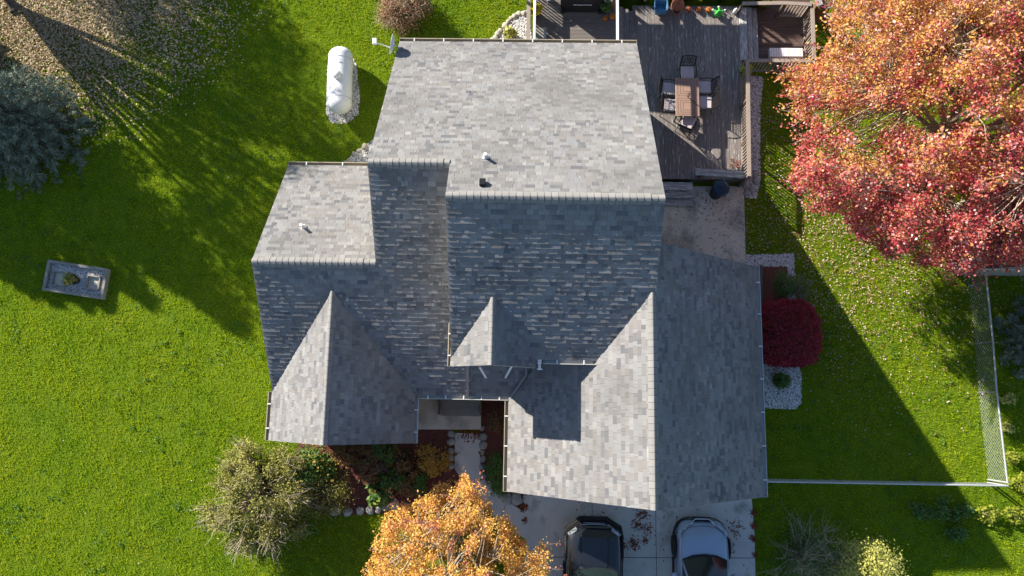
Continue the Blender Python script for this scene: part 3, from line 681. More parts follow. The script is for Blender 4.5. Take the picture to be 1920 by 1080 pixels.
rd = MB().tube([at(1292, 172, zt+.03), at(1288.5, 181, zt+.02), at(1297, 188, zt+.02), at(1311, 199, zt+.03)], .009, 6).build('table_shadow', 'iron', None, org=(tc_.x, tc_.y, zt))  # dark tube drawn where a thin cast shadow crosses the table
tag(rd, 'thin dark bent tube standing in for a shadow across the brown dining table', 'shadow_line')
def chair_proto():
    r = empty('patio_chair', (0, 0, 0), 'x', 'chair', 'dark iron chairs round the dining table')
    MB().box((0, 0, .40), (.50, .48, .03), bev=.01).build('seat', 'iron', r, local=True)
    m = MB(); m.box((0, .0, .46), (.49, .50, .11), bev=.035); m.build('cushion', 'cushion', r, local=True, smooth=False)
    f = MB()
    for s in (-1, 1):
        f.tube([(s*.26, -.24, .40), (s*.27, -.34, .7), (s*.26, -.43, .95)], .018, 6)
    f.tube([(-.26, -.43, .95), (-.1, -.445, .98), (.1, -.445, .98), (.26, -.43, .95)], .018, 6); f.tube([(-.26, -.27, .52), (.26, -.27, .52)], .014, 6)
    for k in range(5):
        x = -.2+.1*k; f.tube([(x, -.275, .53), (x+.05, -.33, .66), (x-.05, -.38, .80), (x, -.43, .95)], .010, 5)
        f.tube([(x, -.275, .53), (x-.05, -.33, .66), (x+.05, -.38, .80), (x, -.43, .95)], .010, 5)
    for z_, y_ in ((.66, -.335), (.8, -.385)): f.tube([(-.265, y_, z_), (.265, y_, z_)], .010, 5)
    f.build('backrest', 'iron', r, local=True)
    for s in (-1, 1):
        MB().tube([(s*.27, -.33, .66), (s*.30, -.1, .67), (s*.30, .18, .66), (s*.27, .24, .60), (s*.25, .23, .4)], .017, 6).build('armrest', 'iron', r, local=True)
        MB().tube([(s*.24, .22, .4), (s*.26, .26, 0)], .015, 6).build('leg', 'iron', r, local=True)
        MB().tube([(s*.24, -.22, .4), (s*.26, -.34, 0)], .015, 6).build('leg', 'iron', r, local=True)
    return r
ch0 = chair_proto(); used = False
for px, py, ang, lab in ((1288, 137, 180, 'iron chair at the far head of the table, seen past its dark lattice back'),
                         (1254, 168, -98, 'iron chair at the left side of the table, nearer the far end'),
                         (1258, 198, -95, 'iron chair at the left side of the table, nearer the front end'),
                         (1320, 165, 90, 'iron chair tucked in at the right side of the table, nearer the far end'),
                         (1322, 193, 88, 'iron chair tucked in at the right side of the table, nearer the front end'),
                         (1289, 229, -25, 'iron chair turned askew at the near end of the table')):
    c = ch0 if not used else copy_tree(ch0); used = True
    p = at(px, py, ZD+.45); c.location = (p.x, p.y, ZD+.003); c.rotation_euler.z = R(ang); c['label'] = lab

# ------------------------------------------------------------------ things standing on the deck
def P(name, px, py, z, label, cat, group=None, rz_=0):
    p = at(px, py, z); return empty(name, (p.x, p.y, z), label, cat, group), Vector((p.x, p.y, z))
mt['pumpkin'] = M('pumpkin_skin', [(.40, .10, .015), (.55, .17, .02)], scale=3, rough=.5)
mt['pumpkin_red'] = M('red_squash_skin', [(.28, .05, .025), (.36, .08, .03)], scale=3, rough=.5)
mt['stem'] = M('dry_stem', [(.10, .09, .03), (.18, .15, .06)], scale=5)
def pumpkin(px, py, z, r, label, mat='pumpkin'):
    e, c = P('pumpkin', px, py, z, label, 'pumpkin', 'pumpkins set out on the deck')
    n = 32; vs = []; fs = []
    for j in range(9):
        th = math.pi*j/8
        for i in range(n):
            ph = 2*math.pi*i/n; k = 1-.08*abs(math.cos(ph*4.5))
            vs.append(c+Vector((r*k*math.sin(th)**.8*math.cos(ph), r*k*math.sin(th)**.8*math.sin(ph), r*.8+(-math.cos(th))*r*.78*(1-.25*(math.sin(th) < .5)))))
    for j in range(8):
        for i in range(n): a = j*n+i; b = j*n+(i+1) % n; fs.append((a, b, b+n, a+n))
    MB().add(vs, fs).build('rind', mat, e, smooth=True)
    MB().tube([c+Vector((0, 0, r*1.35)), c+Vector((.01, .01, r*1.6)), c+Vector((.03, .02, r*1.8))], [.025, .017, .014], 6).build('stem', 'stem', e)
pumpkin(1148, 33, ZU, .13, 'larger orange pumpkin beside the green potted plant on the upper deck')
pumpkin(1134, 36, ZU, .10, 'smaller orange pumpkin in front of the green potted plant on the upper deck')
pumpkin(1290, 20, ZD, .11, 'small red squash right of the clay chimney stove', 'pumpkin_red')
pumpkin(1309, 20, ZD, .11, 'orange pumpkin left of its twin at the back edge of the main deck')
pumpkin(1327, 21, ZD, .12, 'orange pumpkin right of its twin, next to the bright green toy')
# leafy plant generator -------------------------------------------------
def blob_pts(c, rad, n, g, shell=.55):
    d = g.normal(size=(n, 3)); d /= np.linalg.norm(d, axis=1)[:, None]; r = shell+(1-shell)*g.random(n)**.5
    return np.array(c)+d*r[:, None]*np.array(rad)
def bush(name, c, rad, n, size, mat, label, cat='bush', seed=0, clumps=40, twigs=30, group=None, twigmat='twig', up=.3, extra=None, shape=None, kn=.55, spread=.16, twr=.007, par=None, surf=0):
    """clumped leaf mass with stems: c is the ground point, rad the half extents"""
    g = np.random.default_rng(seed); c = Vector(c)
    e = par or empty(name, c, label, cat, group)
    top = np.array([c.x, c.y, c.z+rad[2]*.95])
    CC = blob_pts(top, np.array(rad)*np.array([.88, .88, .9]), clumps*2, g, .55); CC = CC[CC[:, 2] > c.z+.08][:int(clumps*1.5)]
    k = 1+.18*(noise2(CC[:, :2]*1.0, 1.6, seed+3)-.5)*2; CC[:, :2] = top[:2]+(CC[:, :2]-top[:2])*k[:, None]
    idx = g.integers(0, len(CC), n); L_ = CC[idx]+g.normal(size=(n, 3))*max(rad)*spread*np.array([1, 1, .7])
    L_ = L_[L_[:, 2] > c.z+.03]
    nrm = (L_-top)/np.array(rad); nrm /= np.linalg.norm(nrm, axis=1)[:, None]+1e-6
    V, F = leaves(L_, size, up=up, seed=seed+1, normals=nrm*kn)
    npmesh('foliage', V, F, mat, e)
    if extra:
        for em, frac, es in extra:
            q_ = L_[g.random(len(L_)) < frac]; q_ = q_ + (q_-top)*.05
            if len(q_): V, F = leaves(q_, es, up=up, seed=seed+5); npmesh('blossom' if 'flower' in em or em == 'yellow' else 'foliage', V, F, em, e)
    m = MB()
    for i in range(twigs):
        t = CC[i % len(CC)]; j = g.normal(size=3)*.05*max(rad); b = Vector((c.x+g.normal()*.06*rad[0], c.y+g.normal()*.06*rad[1], c.z)); mid = b.lerp(Vector(t), .55)+Vector(j)
        tip = Vector(t)+(Vector(t)-Vector(top))*.12
        m.tube([b, mid, Vector(t), tip], [twr*2.2, twr*1.5, twr, twr*.4], 4, caps=False)
    if surf:
        ci = CC[CC[:, 2] > c.z+rad[2]*.7]
        for i in range(surf):
            t = ci[g.integers(0, len(ci))]; o_ = (t-top)/np.array(rad); o_ /= np.linalg.norm(o_)+1e-6
            p_ = t+o_*max(rad)*spread*1.3+g.normal(size=3)*max(rad)*spread; p_[2] += .03; dd = g.normal(size=3)*.6+o_; dd[2] *= .35; dd /= np.linalg.norm(dd); l_ = .10+.2*g.random(); bd_ = g.normal(size=3)*.09
            m.tube([t, t*.4+(p_-dd*l_*.3)*.6, p_+bd_*.6, p_+dd*l_*1.3], [twr*.85, twr*.7, twr*.5, twr*.25], 3, caps=False)
    if twigs: m.build('stems', twigmat, e)
    return e
mt['terracotta'] = M('terracotta', [(.24, .085, .05), (.36, .14, .085)], scale=4, rough=.8)
mt['pot_dark'] = M('dark_pot', [(.02, .02, .022), (.05, .045, .045)], scale=4, rough=.6)
def potted(px, py, z, pr, ph, rad, n, size, mat, label, name='potted_plant', potmat='pot_dark', extra=None, seed=0, group=None):
    e, c = P(name, px, py, z, label, 'plant', group)
    MB().lathe(c, [(pr*.75, 0), (pr, ph*.9), (pr*1.06, ph), (pr*.92, ph), (pr*.9, ph*.85)], 18).build('pot', potmat, e)
    bush(name, c+Vector((0, 0, ph*.7)), rad, n, size, mat, '', seed=seed, clumps=20, twigs=8, extra=extra, par=e)
potted(1133, 22, ZU, .14, .25, (.22, .22, .25), 500, .07, 'green', 'green potted plant behind the two pumpkins on the upper deck', seed=21)
potted(1005, 28, ZU, .17, .3, (.26, .26, .2), 1100, .05, 'yellow', 'round pot of bright yellow chrysanthemums at the left edge of the upper deck', name='potted_flowers', seed=22)
potted(1392, 140, ZD, .15, .28, (.25, .25, .25), 500, .07, 'yellowgreen', 'hanging green potted plant on the inner side of the deck railing', seed=23)
# rectangular wooden planter by the back wall
a = at(1012, 66, ZU+.45)
e = empty('wooden_planter', (a.x, a.y, ZU), 'grey green wooden planter box against the back wall of the upper deck', 'planter')
MB().box((a.x, a.y, ZU+.22), (.50, .62, .44), bev=.015).build('box', 'timber', e); MB().box((a.x+.20, a.y, ZU+.455), (.09, .62, .03), bev=.006).build('lid_board', 'weathered', e)
# covered grill
e, c = P('covered_grill', 1090, 8, ZU, 'large gas grill under a black cover on the upper deck', 'grill')
mt['cover'] = M('black_cover', [(.010, .011, .014), (.022, .024, .03)], scale=3, rough=.55, bump=.6, bscale=6, bd=.05)
m = MB(); pr = [(.80, .34, 0.02), (.83, .36, .3), (.80, .34, .7), (.74, .31, .86), (.55, .28, 1.05), (.42, .2, 1.15), (.1, .05, 1.17)]
N_ = 28; vs = []; fs = []
for (hx, hy, z_) in pr:
    for k in range(N_):
        a_ = 2*math.pi*k/N_; cx, sy_ = math.cos(a_), math.sin(a_); wob = 1+.025*math.sin(a_*9+z_*3)*(1 if z_ < .8 else .2)
        vs.append(c+Vector((math.copysign(abs(cx)**.45, cx)*hx*wob, math.copysign(abs(sy_)**.45, sy_)*hy*wob, z_)))
for j in range(len(pr)-1):
    for k in range(N_): a_ = j*N_+k; b_ = j*N_+(k+1) % N_; fs.append((a_, b_, b_+N_, a_+N_))
fs.append(tuple(range((len(pr)-1)*N_, len(pr)*N_)))
MB().add(vs, fs).build('cover', 'cover', e)
for s in (-1, 1): MB().tube([c+Vector((s*.72, -.4, .09)), c+Vector((s*.72, -.33, .09))], .09, 14).build('wheel', 'black', e)
MB().tube([c+Vector((-.35, -.39, .62)), c+Vector((.35, -.39, .62))], .016, 8).build('handle', 'steel', e)
# round lattice table
e, c = P('round_side_table', 1026, 4, ZU, 'round white openwork table at the top left of the upper deck', 'table')
m = MB()
for r_ in (.25, .17, .09):
    pts = [c+Vector((r_*math.cos(t*math.pi/12), r_*math.sin(t*math.pi/12), .55)) for t in range(25)]; m.tube(pts, .018, 5, caps=False)
for k in range(14):
    a_ = k*math.pi/7; m.tube([c+Vector((.05*math.cos(a_), .05*math.sin(a_), .55)), c+Vector((.17*math.cos(a_+.3), .17*math.sin(a_+.3), .56)), c+Vector((.25*math.cos(a_), .25*math.sin(a_), .55))], .017, 5)
m.build('table_top', 'white', e)
for k in range(3):
    a_ = k*2.09+.5; MB().tube([c+Vector((.05*math.cos(a_), .05*math.sin(a_), .54)), c+Vector((.08*math.cos(a_), .08*math.sin(a_), .3)), c+Vector((.22*math.cos(a_), .22*math.sin(a_), 0))], .014, 6).build('leg', 'white', e)
# leaning brown post by the plants
a, b = at(1150, 18, ZU), at(1153, -12, ZU+1.5)
mt['cedar'] = M('cedar', [(.16, .08, .05), (.26, .14, .085)], scale=4, stretch=(1, 1, 1), rough=.8)
tag(MB().beam(a, b, .09, .09).build('wooden_post', 'cedar', None, org=a), 'brown wooden post standing behind the pumpkins on the upper deck', 'post')
# blue tub chair
mt['blue'] = M('blue_plastic', [(.06, .16, .28), (.10, .23, .38)], scale=3, rough=.45)
e, c = P('storage_tub', 1237, 17, ZD, 'open blue plastic tub at the back edge of the main deck', 'tub')
m = MB(); o_ = [(.22, .20, .0), (.25, .23, .30), (.27, .25, .31), (.235, .215, .31), (.20, .18, .03)]
vs = []; fs = []
for hx, hy, z_ in o_:
    for k in range(24):
        a_ = 2*math.pi*k/24; cx, sy_ = math.cos(a_), math.sin(a_)
        vs.append(c+Vector((math.copysign(abs(cx)**.4, cx)*hx, math.copysign(abs(sy_)**.4, sy_)*hy, z_)))
for j in range(4):
    for k in range(24): a_ = j*24+k; b_ = j*24+(k+1) % 24; fs.append((a_, b_, b_+24, a_+24))
fs.append(tuple(range(96, 120)))
MB().add(vs, fs).build('tub', 'blue', e); MB().beam(c+Vector((-.22, -.27, .22)), c+Vector((.22, -.27, .22)), .10, .2).build('front_lip', 'blue', e)
# clay chimney stove
e, c = P('clay_stove', 1267, 19, ZD, 'terracotta pot bellied chimney stove with an open mouth on the main deck', 'stove')
m = MB().lathe(c+Vector((0, 0, .12)), [(.12, 0), (.20, .06), (.25, .2), (.24, .34), (.18, .46), (.12, .54), (.10, .62), (.10, .85), (.13, .88), (.13, .93), (.09, .93), (.08, .7)], 24)
m.build('body', 'terracotta', e, smooth=True)
mouth = c+Vector((-.03, -.19, .34)); rot = Vector((-.15, -1, .75)).normalized().to_track_quat('Z', 'Y').to_matrix()
MB().lathe(mouth, [(.145, -.02), (.165, .03), (.16, .07), (.125, .07), (.12, .0)], 20, rot=rot).build('mouth_rim', 'terracotta', e, smooth=True)
MB().lathe(mouth, [(.12, .03), (.12, .045)], 20, rot=rot).build('opening', 'black', e)
for k in range(3):
    a_ = k*2.09; MB().tube([c+Vector((.17*math.cos(a_), .17*math.sin(a_), .2)), c+Vector((.2*math.cos(a_), .2*math.sin(a_), 0))], .014, 6).build('leg', 'iron', e)
# green toy and white jug
mt['toygreen'] = M('bright_green', [(.04, .42, .05), (.08, .5, .08)], scale=3, rough=.4)
e, c = P('garden_ornament', 1346, 29, ZD, 'bright green spiky garden ornament with pale feet on the main deck', 'ornament')
MB().lathe(c+Vector((0, 0, 0)), [(.07, 0), (.13, .08), (.14, .17), (.10, .26), (.04, .31)], 16, sx=1.1, sy=.9).build('body', 'toygreen', e, smooth=True)
m = MB()
for a_, L_ in ((2.6, .26), (.5, .26), (1.6, .25), (3.4, .2), (5.9, .18)):
    m.tube([c+Vector((0, 0, .15)), c+Vector((math.cos(a_)*L_*.6, math.sin(a_)*L_*.6, .2)), c+Vector((math.cos(a_)*L_, math.sin(a_)*L_, .17))], [.05, .035, .012], 6)
m.build('limbs', 'toygreen', e)
m = MB()
for a_, L_ in ((2.6, .27), (.5, .27), (1.6, .26)): m.rock(c+Vector((math.cos(a_)*L_, math.sin(a_)*L_, .17)), (.04, .04, .035), 3)
m.build('feet', 'white', e)
e, c = P('white_jug', 1377, 24, ZD, 'white jug standing at the back right corner of the main deck', 'jug')
MB().lathe(c, [(.06, 0), (.08, .03), (.085, .16), (.06, .24), (.03, .28), (.03, .31)], 16).build('body', 'white', e, smooth=True)
MB().tube([c+Vector((.03, .0, .28)), c+Vector((.10, 0, .26)), c+Vector((.085, 0, .14))], .011, 6).build('handle', 'white', e)
# bench and striped cushion on the platform
a, b = at(1443, 101, ZP+.42), at(1506, 101, ZP+.42)
e = empty('platform_bench', ((a.x+b.x)/2, a.y, ZP), 'low slatted bench against the lower rail of the brown platform', 'bench')
m = MB()
for k in range(4): m.beam(a+Vector((-.05, .15-k*.1, -.02)), b+Vector((.1, .15-k*.1, -.02)), .085, .025)
m.build('seat', 'rail', e)
for t in (.05, .95):
    c = a.lerp(b, t); MB().box((c.x, c.y, ZP+.19), (.07, .32, .38)).build('leg', 'rail_dark', e)
mt['striped'] = M('striped_cushion', [(.72, .67, .66)], rough=.9)
n_ = mt['striped'].node_tree; wv = n_.nodes.new('ShaderNodeTexWave'); wv.inputs['Scale'].default_value = 3.4; wv.inputs['Distortion'].default_value = .4
tcn = n_.nodes.new('ShaderNodeTexCoord'); rp = n_.nodes.new('ShaderNodeValToRGB'); rp.color_ramp.elements[0].color = (.76, .73, .72, 1); rp.color_ramp.elements[0].position = .6; rp.color_ramp.elements[1].color = (.58, .38, .37, 1)
n_.links.new(tcn.outputs['Object'], wv.inputs[0]); n_.links.new(wv.outputs[0], rp.inputs[0]); n_.links.new(rp.outputs[0], n_.nodes['Principled BSDF'].inputs['Base Color'])
cq = MB().box(((a.x+b.x)/2-.02, a.y+.02, ZP+.475), (b.x-a.x-.02, .38, .09), bev=.03).build('striped_cushion', 'striped', None, org=((a.x+b.x)/2, a.y, ZP+.45))
tag(cq, 'white and faded pink striped cushion lying on the platform bench', 'cushion')
# barrel with open top and leaning pole, board on the ground
mt['rust'] = M('rusty_steel', [(.12, .055, .025), (.22, .11, .05)], scale=6, rough=.85)
e, c = P('tall_bin', 1527, 33, 0, 'tall brown open bin filled with dry grass outside the platform rail', 'bin')
MB().lathe(c, [(.26, 0), (.27, .5), (.28, 1.15), (.25, 1.15), (.24, 1.0)], 20).build('wall', 'rust', e); V, F = leaves(blob_pts(c+Vector((0, 0, 1.05)), (.22, .22, .08), 400, rng, 0), .06, seed=31); npmesh('dry_grass', V, F, 'leaf_tan', e)
m = MB(); pts = [c+Vector((.275*math.cos(t*math.pi/10), .275*math.sin(t*math.pi/10), 1.16)) for t in range(21)]; m.tube(pts, .014, 5, caps=False).build('rim', 'steel', e)
a, b = at(1527, -15, 1.3), at(1538, 10, 1.28); tag(MB().beam(a, b, .22, .06).build('grey_board', 'weathered', None, org=a), 'grey weathered board resting above the tall brown bin', 'board')
a, b = at(1545, 33, .12), at(1648, 31, .12); tag(MB().beam(a, b, .24, .2).build('garden_timber', 'rail', None, org=a), 'long taupe landscaping timber lying on the lawn beyond the platform', 'timber')
# ornamental grass behind the deck
def grass_clump(c, r, h, n, mat, label, group, seed):
    g = np.random.default_rng(seed); a = g.random(n)*6.28; rr = r*np.sqrt(g.random(n)); b = np.column_stack([c.x+rr*np.cos(a)*.4, c.y+rr*np.sin(a)*.4, np.full(n, c.z)])
    t = np.column_stack([c.x+rr*np.cos(a)*1.3, c.y+rr*np.sin(a)*1.3, c.z+h*(.55+.5*g.random(n))]); m_ = (b+t)/2; m_[:, 2] += h*.2; w_ = .012
    s = np.column_stack([-np.sin(a), np.cos(a), np.zeros(n)])*w_
    V = np.stack([b-s, b+s, m_+s, t, m_-s], 1).reshape(-1, 3); F = np.arange(5*n).reshape(n, 5)
    e = empty('ornamental_grass', c, label, 'grass clump', group); npmesh('blades', V, F, mat, e)
for i, px in enumerate((1172, 1208, 1245, 1282, 1318, 1352, 1384)):
    grass_clump(at(px, -8+(i % 2)*4, 0), .42, 1.05, 700, 'juniper' if i % 2 else 'yellowgreen', f'tufted ornamental grass behind the main deck, {NUM[i]} clump from the house side', 'grass clumps along the back edge of the deck', 40+i)
grass_clump(at(1418, 8, 0), .5, 1.0, 900, 'juniper', 'dark grass clump between the weathered steps and the top rail', 'grass clumps along the back edge of the deck', 60)

# ------------------------------------------------------------------ trash can on the pad
e, c = P('trash_can', 1341, 364, .05, 'dark blue round bin with a domed lid beside the deck steps', 'bin')
mt['binblue'] = M('dark_blue_plastic', [(.012, .03, .055), (.02, .045, .08)], scale=3, rough=.4)
MB().lathe(c, [(.22, 0), (.23, .05), (.28, .78), (.30, .80)], 26).build('body', 'black', e, smooth=False)
MB().lathe(c, [(.32, .76), (.325, .82), (.30, .85), (.20, .90), (.08, .925), (.01, .93)], 26).build('lid', 'binblue', e, smooth=True)
MB().tube([c+Vector((-.13, .05, .90)), c+Vector((0, -.02, .97)), c+Vector((.13, -.09, .90))], .014, 6).build('handle', 'binblue', e)
m = MB()   # raised pale letters I A N near the rim
def stroke(pts): m.tube([c+Vector((.19+(p[0]*.72+p[1]*.3)*.13, .13+(-p[0]*.9+p[1]*.3)*.13, .885-.02*abs(p[0])+.012)) for p in pts], .008, 5)
stroke([(-.9, -.4), (-.9, .4)]); stroke([(-.5, -.4), (-.2, .4), (.05, -.4)]); stroke([(-.38, -.05), (-.05, -.05)]); stroke([(.3, -.4), (.3, .4), (.75, -.4), (.75, .4)])
m.build('lettering', M('faded_lettering', [(.30, .38, .44), (.36, .44, .5)], scale=4), e)

# ------------------------------------------------------------------ propane tank
a, b = at(639, 107, .62), at(636, 195, .62)
e = empty('propane_tank', ((a.x+b.x)/2, (a.y+b.y)/2, 0), 'long white propane tank with a domed cap lying on pebbles', 'tank')
d = (b-a).normalized(); rot = Matrix((Vector((0, 0, 1)).cross(d), Vector((0, 0, 1)), -d)).transposed()
L_ = (b-a).length; rr = .47; prof = [(rr*math.sin(t*math.pi/16), -L_/2-rr*math.cos(t*math.pi/16)*.8) for t in range(0, 9)] + [(rr*math.cos(t*math.pi/16), L_/2+rr*math.sin(t*math.pi/16)*.8) for t in range(0, 9)]
prof[0] = (.01, prof[0][1]); prof[-1] = (.01, prof[-1][1])
mt['tankwhite'] = M('tank_paint', [(.72, .73, .73), (.78, .79, .79)], scale=2, rough=.4)
rot = d.to_track_quat('Z', 'Y').to_matrix()
MB().lathe((a+b)/2, prof, 40, rot=rot).build('shell', 'tankwhite', e, smooth=True)
c = (a+b)/2
MB().lathe(c+Vector((0, 0, rr-.05)), [(.17, 0), (.17, .13), (.15, .19), (.09, .235), (.01, .25)], 22).build('dome_lid', 'tankwhite', e, smooth=True)
MB().box(c+Vector((.02, -.15, rr+.05)), (.14, .02, .05)).build('placard', M('faded_red', [(.5, .16, .16), (.56, .24, .22)], scale=4), e)
for t in (-.80, .80):
    MB().lathe(c+d*t, [(rr+.001, -.018), (rr+.007, -.01), (rr+.007, .01), (rr+.001, .018)], 40, rot=rot).build('weld_seam', 'steel', e, smooth=True)
for t in (-.85, .85): MB().box(c+Vector((0, t, -.44)), (.75, .2, .36), bev=.02).build('foot', 'concrete', e)
for t in (-.55, .62): MB().tube([c+Vector((-.03, t-.03, rr-.01)), c+Vector((-.03, t-.03, rr+.05)), c+Vector((.06, t+.04, rr+.05)), c+Vector((.06, t+.04, rr-.01))], .012, 6).build('lifting_lug', 'steel', e)

# ------------------------------------------------------------------ satellite dish on the rear eave
p = at(736, 84, 3.9)
e = empty('satellite_dish', (xL+.05, yB-.3, eB), 'white satellite dish on a bracket at the back left corner of the roof', 'satellite dish')
nd = Vector((-1, .12, .22)).normalized(); rot = nd.to_track_quat('Z', 'Y').to_matrix()
MB().lathe(p, [(.01, -.06), (.16, -.045), (.27, -.005), (.335, .05), (.34, .06), (.30, .035), (.16, -.02), (.01, -.04)], 30, rot=rot, sx=1).build('dish', 'white', e, smooth=True)
f_ = p+nd*.62-Vector((0, 0, .05)); MB().tube([p+Vector((0, 0, -.3)), f_-Vector((0, 0, .05))], .018, 8).build('arm', 'steel', e); MB().box(f_, (.14, .22, .10), bev=.02).build('receiver', 'white', e)
MB().tube([p-nd*.07, p-nd*.2-Vector((0, 0, .1)), (xL+.16, yB-.35, eB+.26)], .022, 8).build('mast', 'steel', e)

# ------------------------------------------------------------------ timber frame of pebbles with pot
pc = [at(92, 487, .2), at(204, 504, .2), at(191, 562, .2), at(81, 544, .2)]
cc_ = sum(pc, Vector())/4
e = empty('timber_planter', (cc_.x, cc_.y, 0), 'rectangular grey timber frame filled with pebbles standing alone on the left lawn', 'planter')
ux = (pc[1]-pc[0]).normalized(); uy = (pc[0]-pc[3]).normalized(); Wd, Hd = (pc[1]-pc[0]).length, (pc[0]-pc[3]).length
Q = lambda u, v, z=0: Vector((cc_.x, cc_.y, 0))+Vector((ux.x, ux.y, 0))*u+Vector((uy.x, uy.y, 0))*v+Vector((0, 0, z))
for (u0, v0, u1, v1) in ((-1, 1, 1, 1), (-1, -1, 1, -1), (-1, -1, -1, 1), (1, -1, 1, 1)):
    k = .06 if u0 != u1 else 0; kk = 0 if u0 != u1 else -.06
    MB().beam(Q(u0*(Wd/2-.05)-(.05 if k else 0), v0*(Hd/2-.05)+(.0 if k else .052), .13), Q(u1*(Wd/2-.05)+(.05 if k else 0), v1*(Hd/2-.05)-(0 if k else .052), .13), .10, .26).build('frame_board', 'timber', e)
fill = [Q(-Wd/2+.1, -Hd/2+.1), Q(Wd/2-.1, -Hd/2+.1), Q(Wd/2-.1, Hd/2-.1), Q(-Wd/2+.1, Hd/2-.1)]
MB().poly([f[:2] for f in fill], 0, .10).build('bedding', 'gravel_base', e)
for u, v, s in ((-.62, -.06, .52), (.68, -.02, .50)):
    m = MB()
    for k in range(4):
        a_ = k*math.pi/2; du, dv = math.cos(a_)*s/2, math.sin(a_)*s/2; eu, ev = -math.sin(a_)*s/2, math.cos(a_)*s/2; f2 = 1 if k % 2 else .86
        m.beam(Q(u+du-eu*f2, v+dv-ev*f2, .15), Q(u+du+eu*f2, v+dv+ev*f2, .15), .05, .18)
    o = m.build('inner_frame', 'timber', e); MB().poly([Q(u-s/2+.03, v-s/2+.03)[:2], Q(u+s/2-.03, v-s/2+.03)[:2], Q(u+s/2-.03, v+s/2-.03)[:2], Q(u-s/2+.03, v+s/2-.03)[:2]], 0, .12).build('paver', 'old_concrete', o)
peb = pebbles('pebble_fill', [f[:2] for f in fill], 1300, .024, 9, z=.1); peb.parent = e; peb.location = -Vector(e.location)
p = Q(-.02, -.02, .1)
e = empty('flower_pot', p, 'dark flower pot of pale blossoms inside the timber frame on the left lawn', 'flower pot')
MB().lathe(p, [(.13, 0), (.19, .26), (.21, .28), (.17, .28), (.16, .22)], 20).build('pot', 'pot_dark', e)
bush('', p+Vector((-.05, -.02, .2)), (.30, .24, .17), 700, .055, 'juniper', '', seed=25, clumps=18, twigs=8, par=e, extra=[('yellowgreen', .12, .05)])

# ------------------------------------------------------------------ stones edging the beds
def stone(px, py, r, label, group, mat='boulder', seed=0, z=.0, fl=.6):
    p = at(px, py, .1); m = MB().rock((p.x, p.y, r*fl*.55+z), (r, r*(.75+.4*random.random()), r*fl), seed, .35, rz=random.random()*3)
    tag(m.build('boulder', mat, None, org=(p.x, p.y, 0), smooth=True), label, 'boulder', group)
for i, (px, py, r) in enumerate(((904, 803, .11), (906, 819, .14), (906, 835, .15), (904, 849, .11), (906, 861, .13), (904, 876, .12), (906, 891, .13), (921, 907, .14), (935, 922, .16), (951, 934, .20), (968, 935, .21))):
    stone(px, py, r, f'grey fieldstone right of the front walk, {NUM[i]} in the row from the porch', 'fieldstones along the right side of the front walk', seed=i)
for i, (px, py, r) in enumerate(((846, 814, .13), (846, 829, .16), (846, 846, .12), (845, 858, .13), (846, 874, .11))):
    stone(px, py, r, f'mossy fieldstone left of the front walk, {NUM[i]} in the row from the porch', 'fieldstones along the left side of the front walk', seed=20+i)
for i, (px, py, r) in enumerate(((628, 958, .19), (652, 960, .18), (675, 958, .15), (693, 957, .16), (709, 957, .12), (723, 951, .15), (740, 946, .2), (762, 950, .15))):
    stone(px, py, r, f'grey stone along the lower edge of the mulch bed, {NUM[i]} from the left', 'stones along the lower edge of the mulch bed', seed=30+i)
for i, (px, py, r) in enumerate(((1399, 345, .16), (1410, 352, .15), (1418, 340, .13), (1401, 362, .13), (1416, 328, .1))):
    stone(px, py, r, f'pinkish stone in the small heap at the deck corner, {NUM[i]} from the pad corner', 'stones heaped at the deck corner', seed=40+i)
for i, (px, py, r) in enumerate(((923, 74, .12), (929, 69, .11), (933, 62, .12), (938, 56, .11), (947, 47, .13), (953, 39, .1), (958, 33, .1), (965, 29, .12), (973, 24, .11), (982, 24, .12))):
    stone(px, py, r, f'cream stone edging the pebbles behind the rear eave, {NUM[i]} counted up towards the deck', 'cream stones edging the rear pebble bed', 'boulder_pale', seed=50+i)
for i, (px, py, r) in enumerate(((683, 274, .13), (672, 282, .1), (663, 288, .11), (654, 298, .1), (646, 305, .1))):
    stone(px, py, r, f'cream stone edging the pebbles behind the left wing, {NUM[i]} counted down from the main roof', 'cream stones edging the wing pebble bed', 'boulder_pale', seed=60+i)

# porch details
m = MB()
a, b = at(826, 742, .5), at(898, 778, .5)
pst = empty('porch_steps', ((a.x+b.x)/2, (a.y+b.y)/2, .14), 'weathered wooden steps climbing from the porch slab under the front eave', 'steps')
for k, z in enumerate((.55, .40, .27)):
    y1 = a.y + .55 - k*.42
    m = MB()
    for j in range(3): m.box(((a.x+b.x)/2, y1-.07-j*.14, z), (b.x-a.x, .133, .035))
    m.box(((a.x+b.x)/2, y1-.41, z/2+.05), (b.x-a.x-.05, .02, z-.13)).build('tread', 'timber', pst)
for x_ in (a.x-.05, b.x+.05): MB().beam((x_, a.y+.6, .62), (x_, b.y, .34), .06, .2).build('stringer', 'rail_dark', pst)

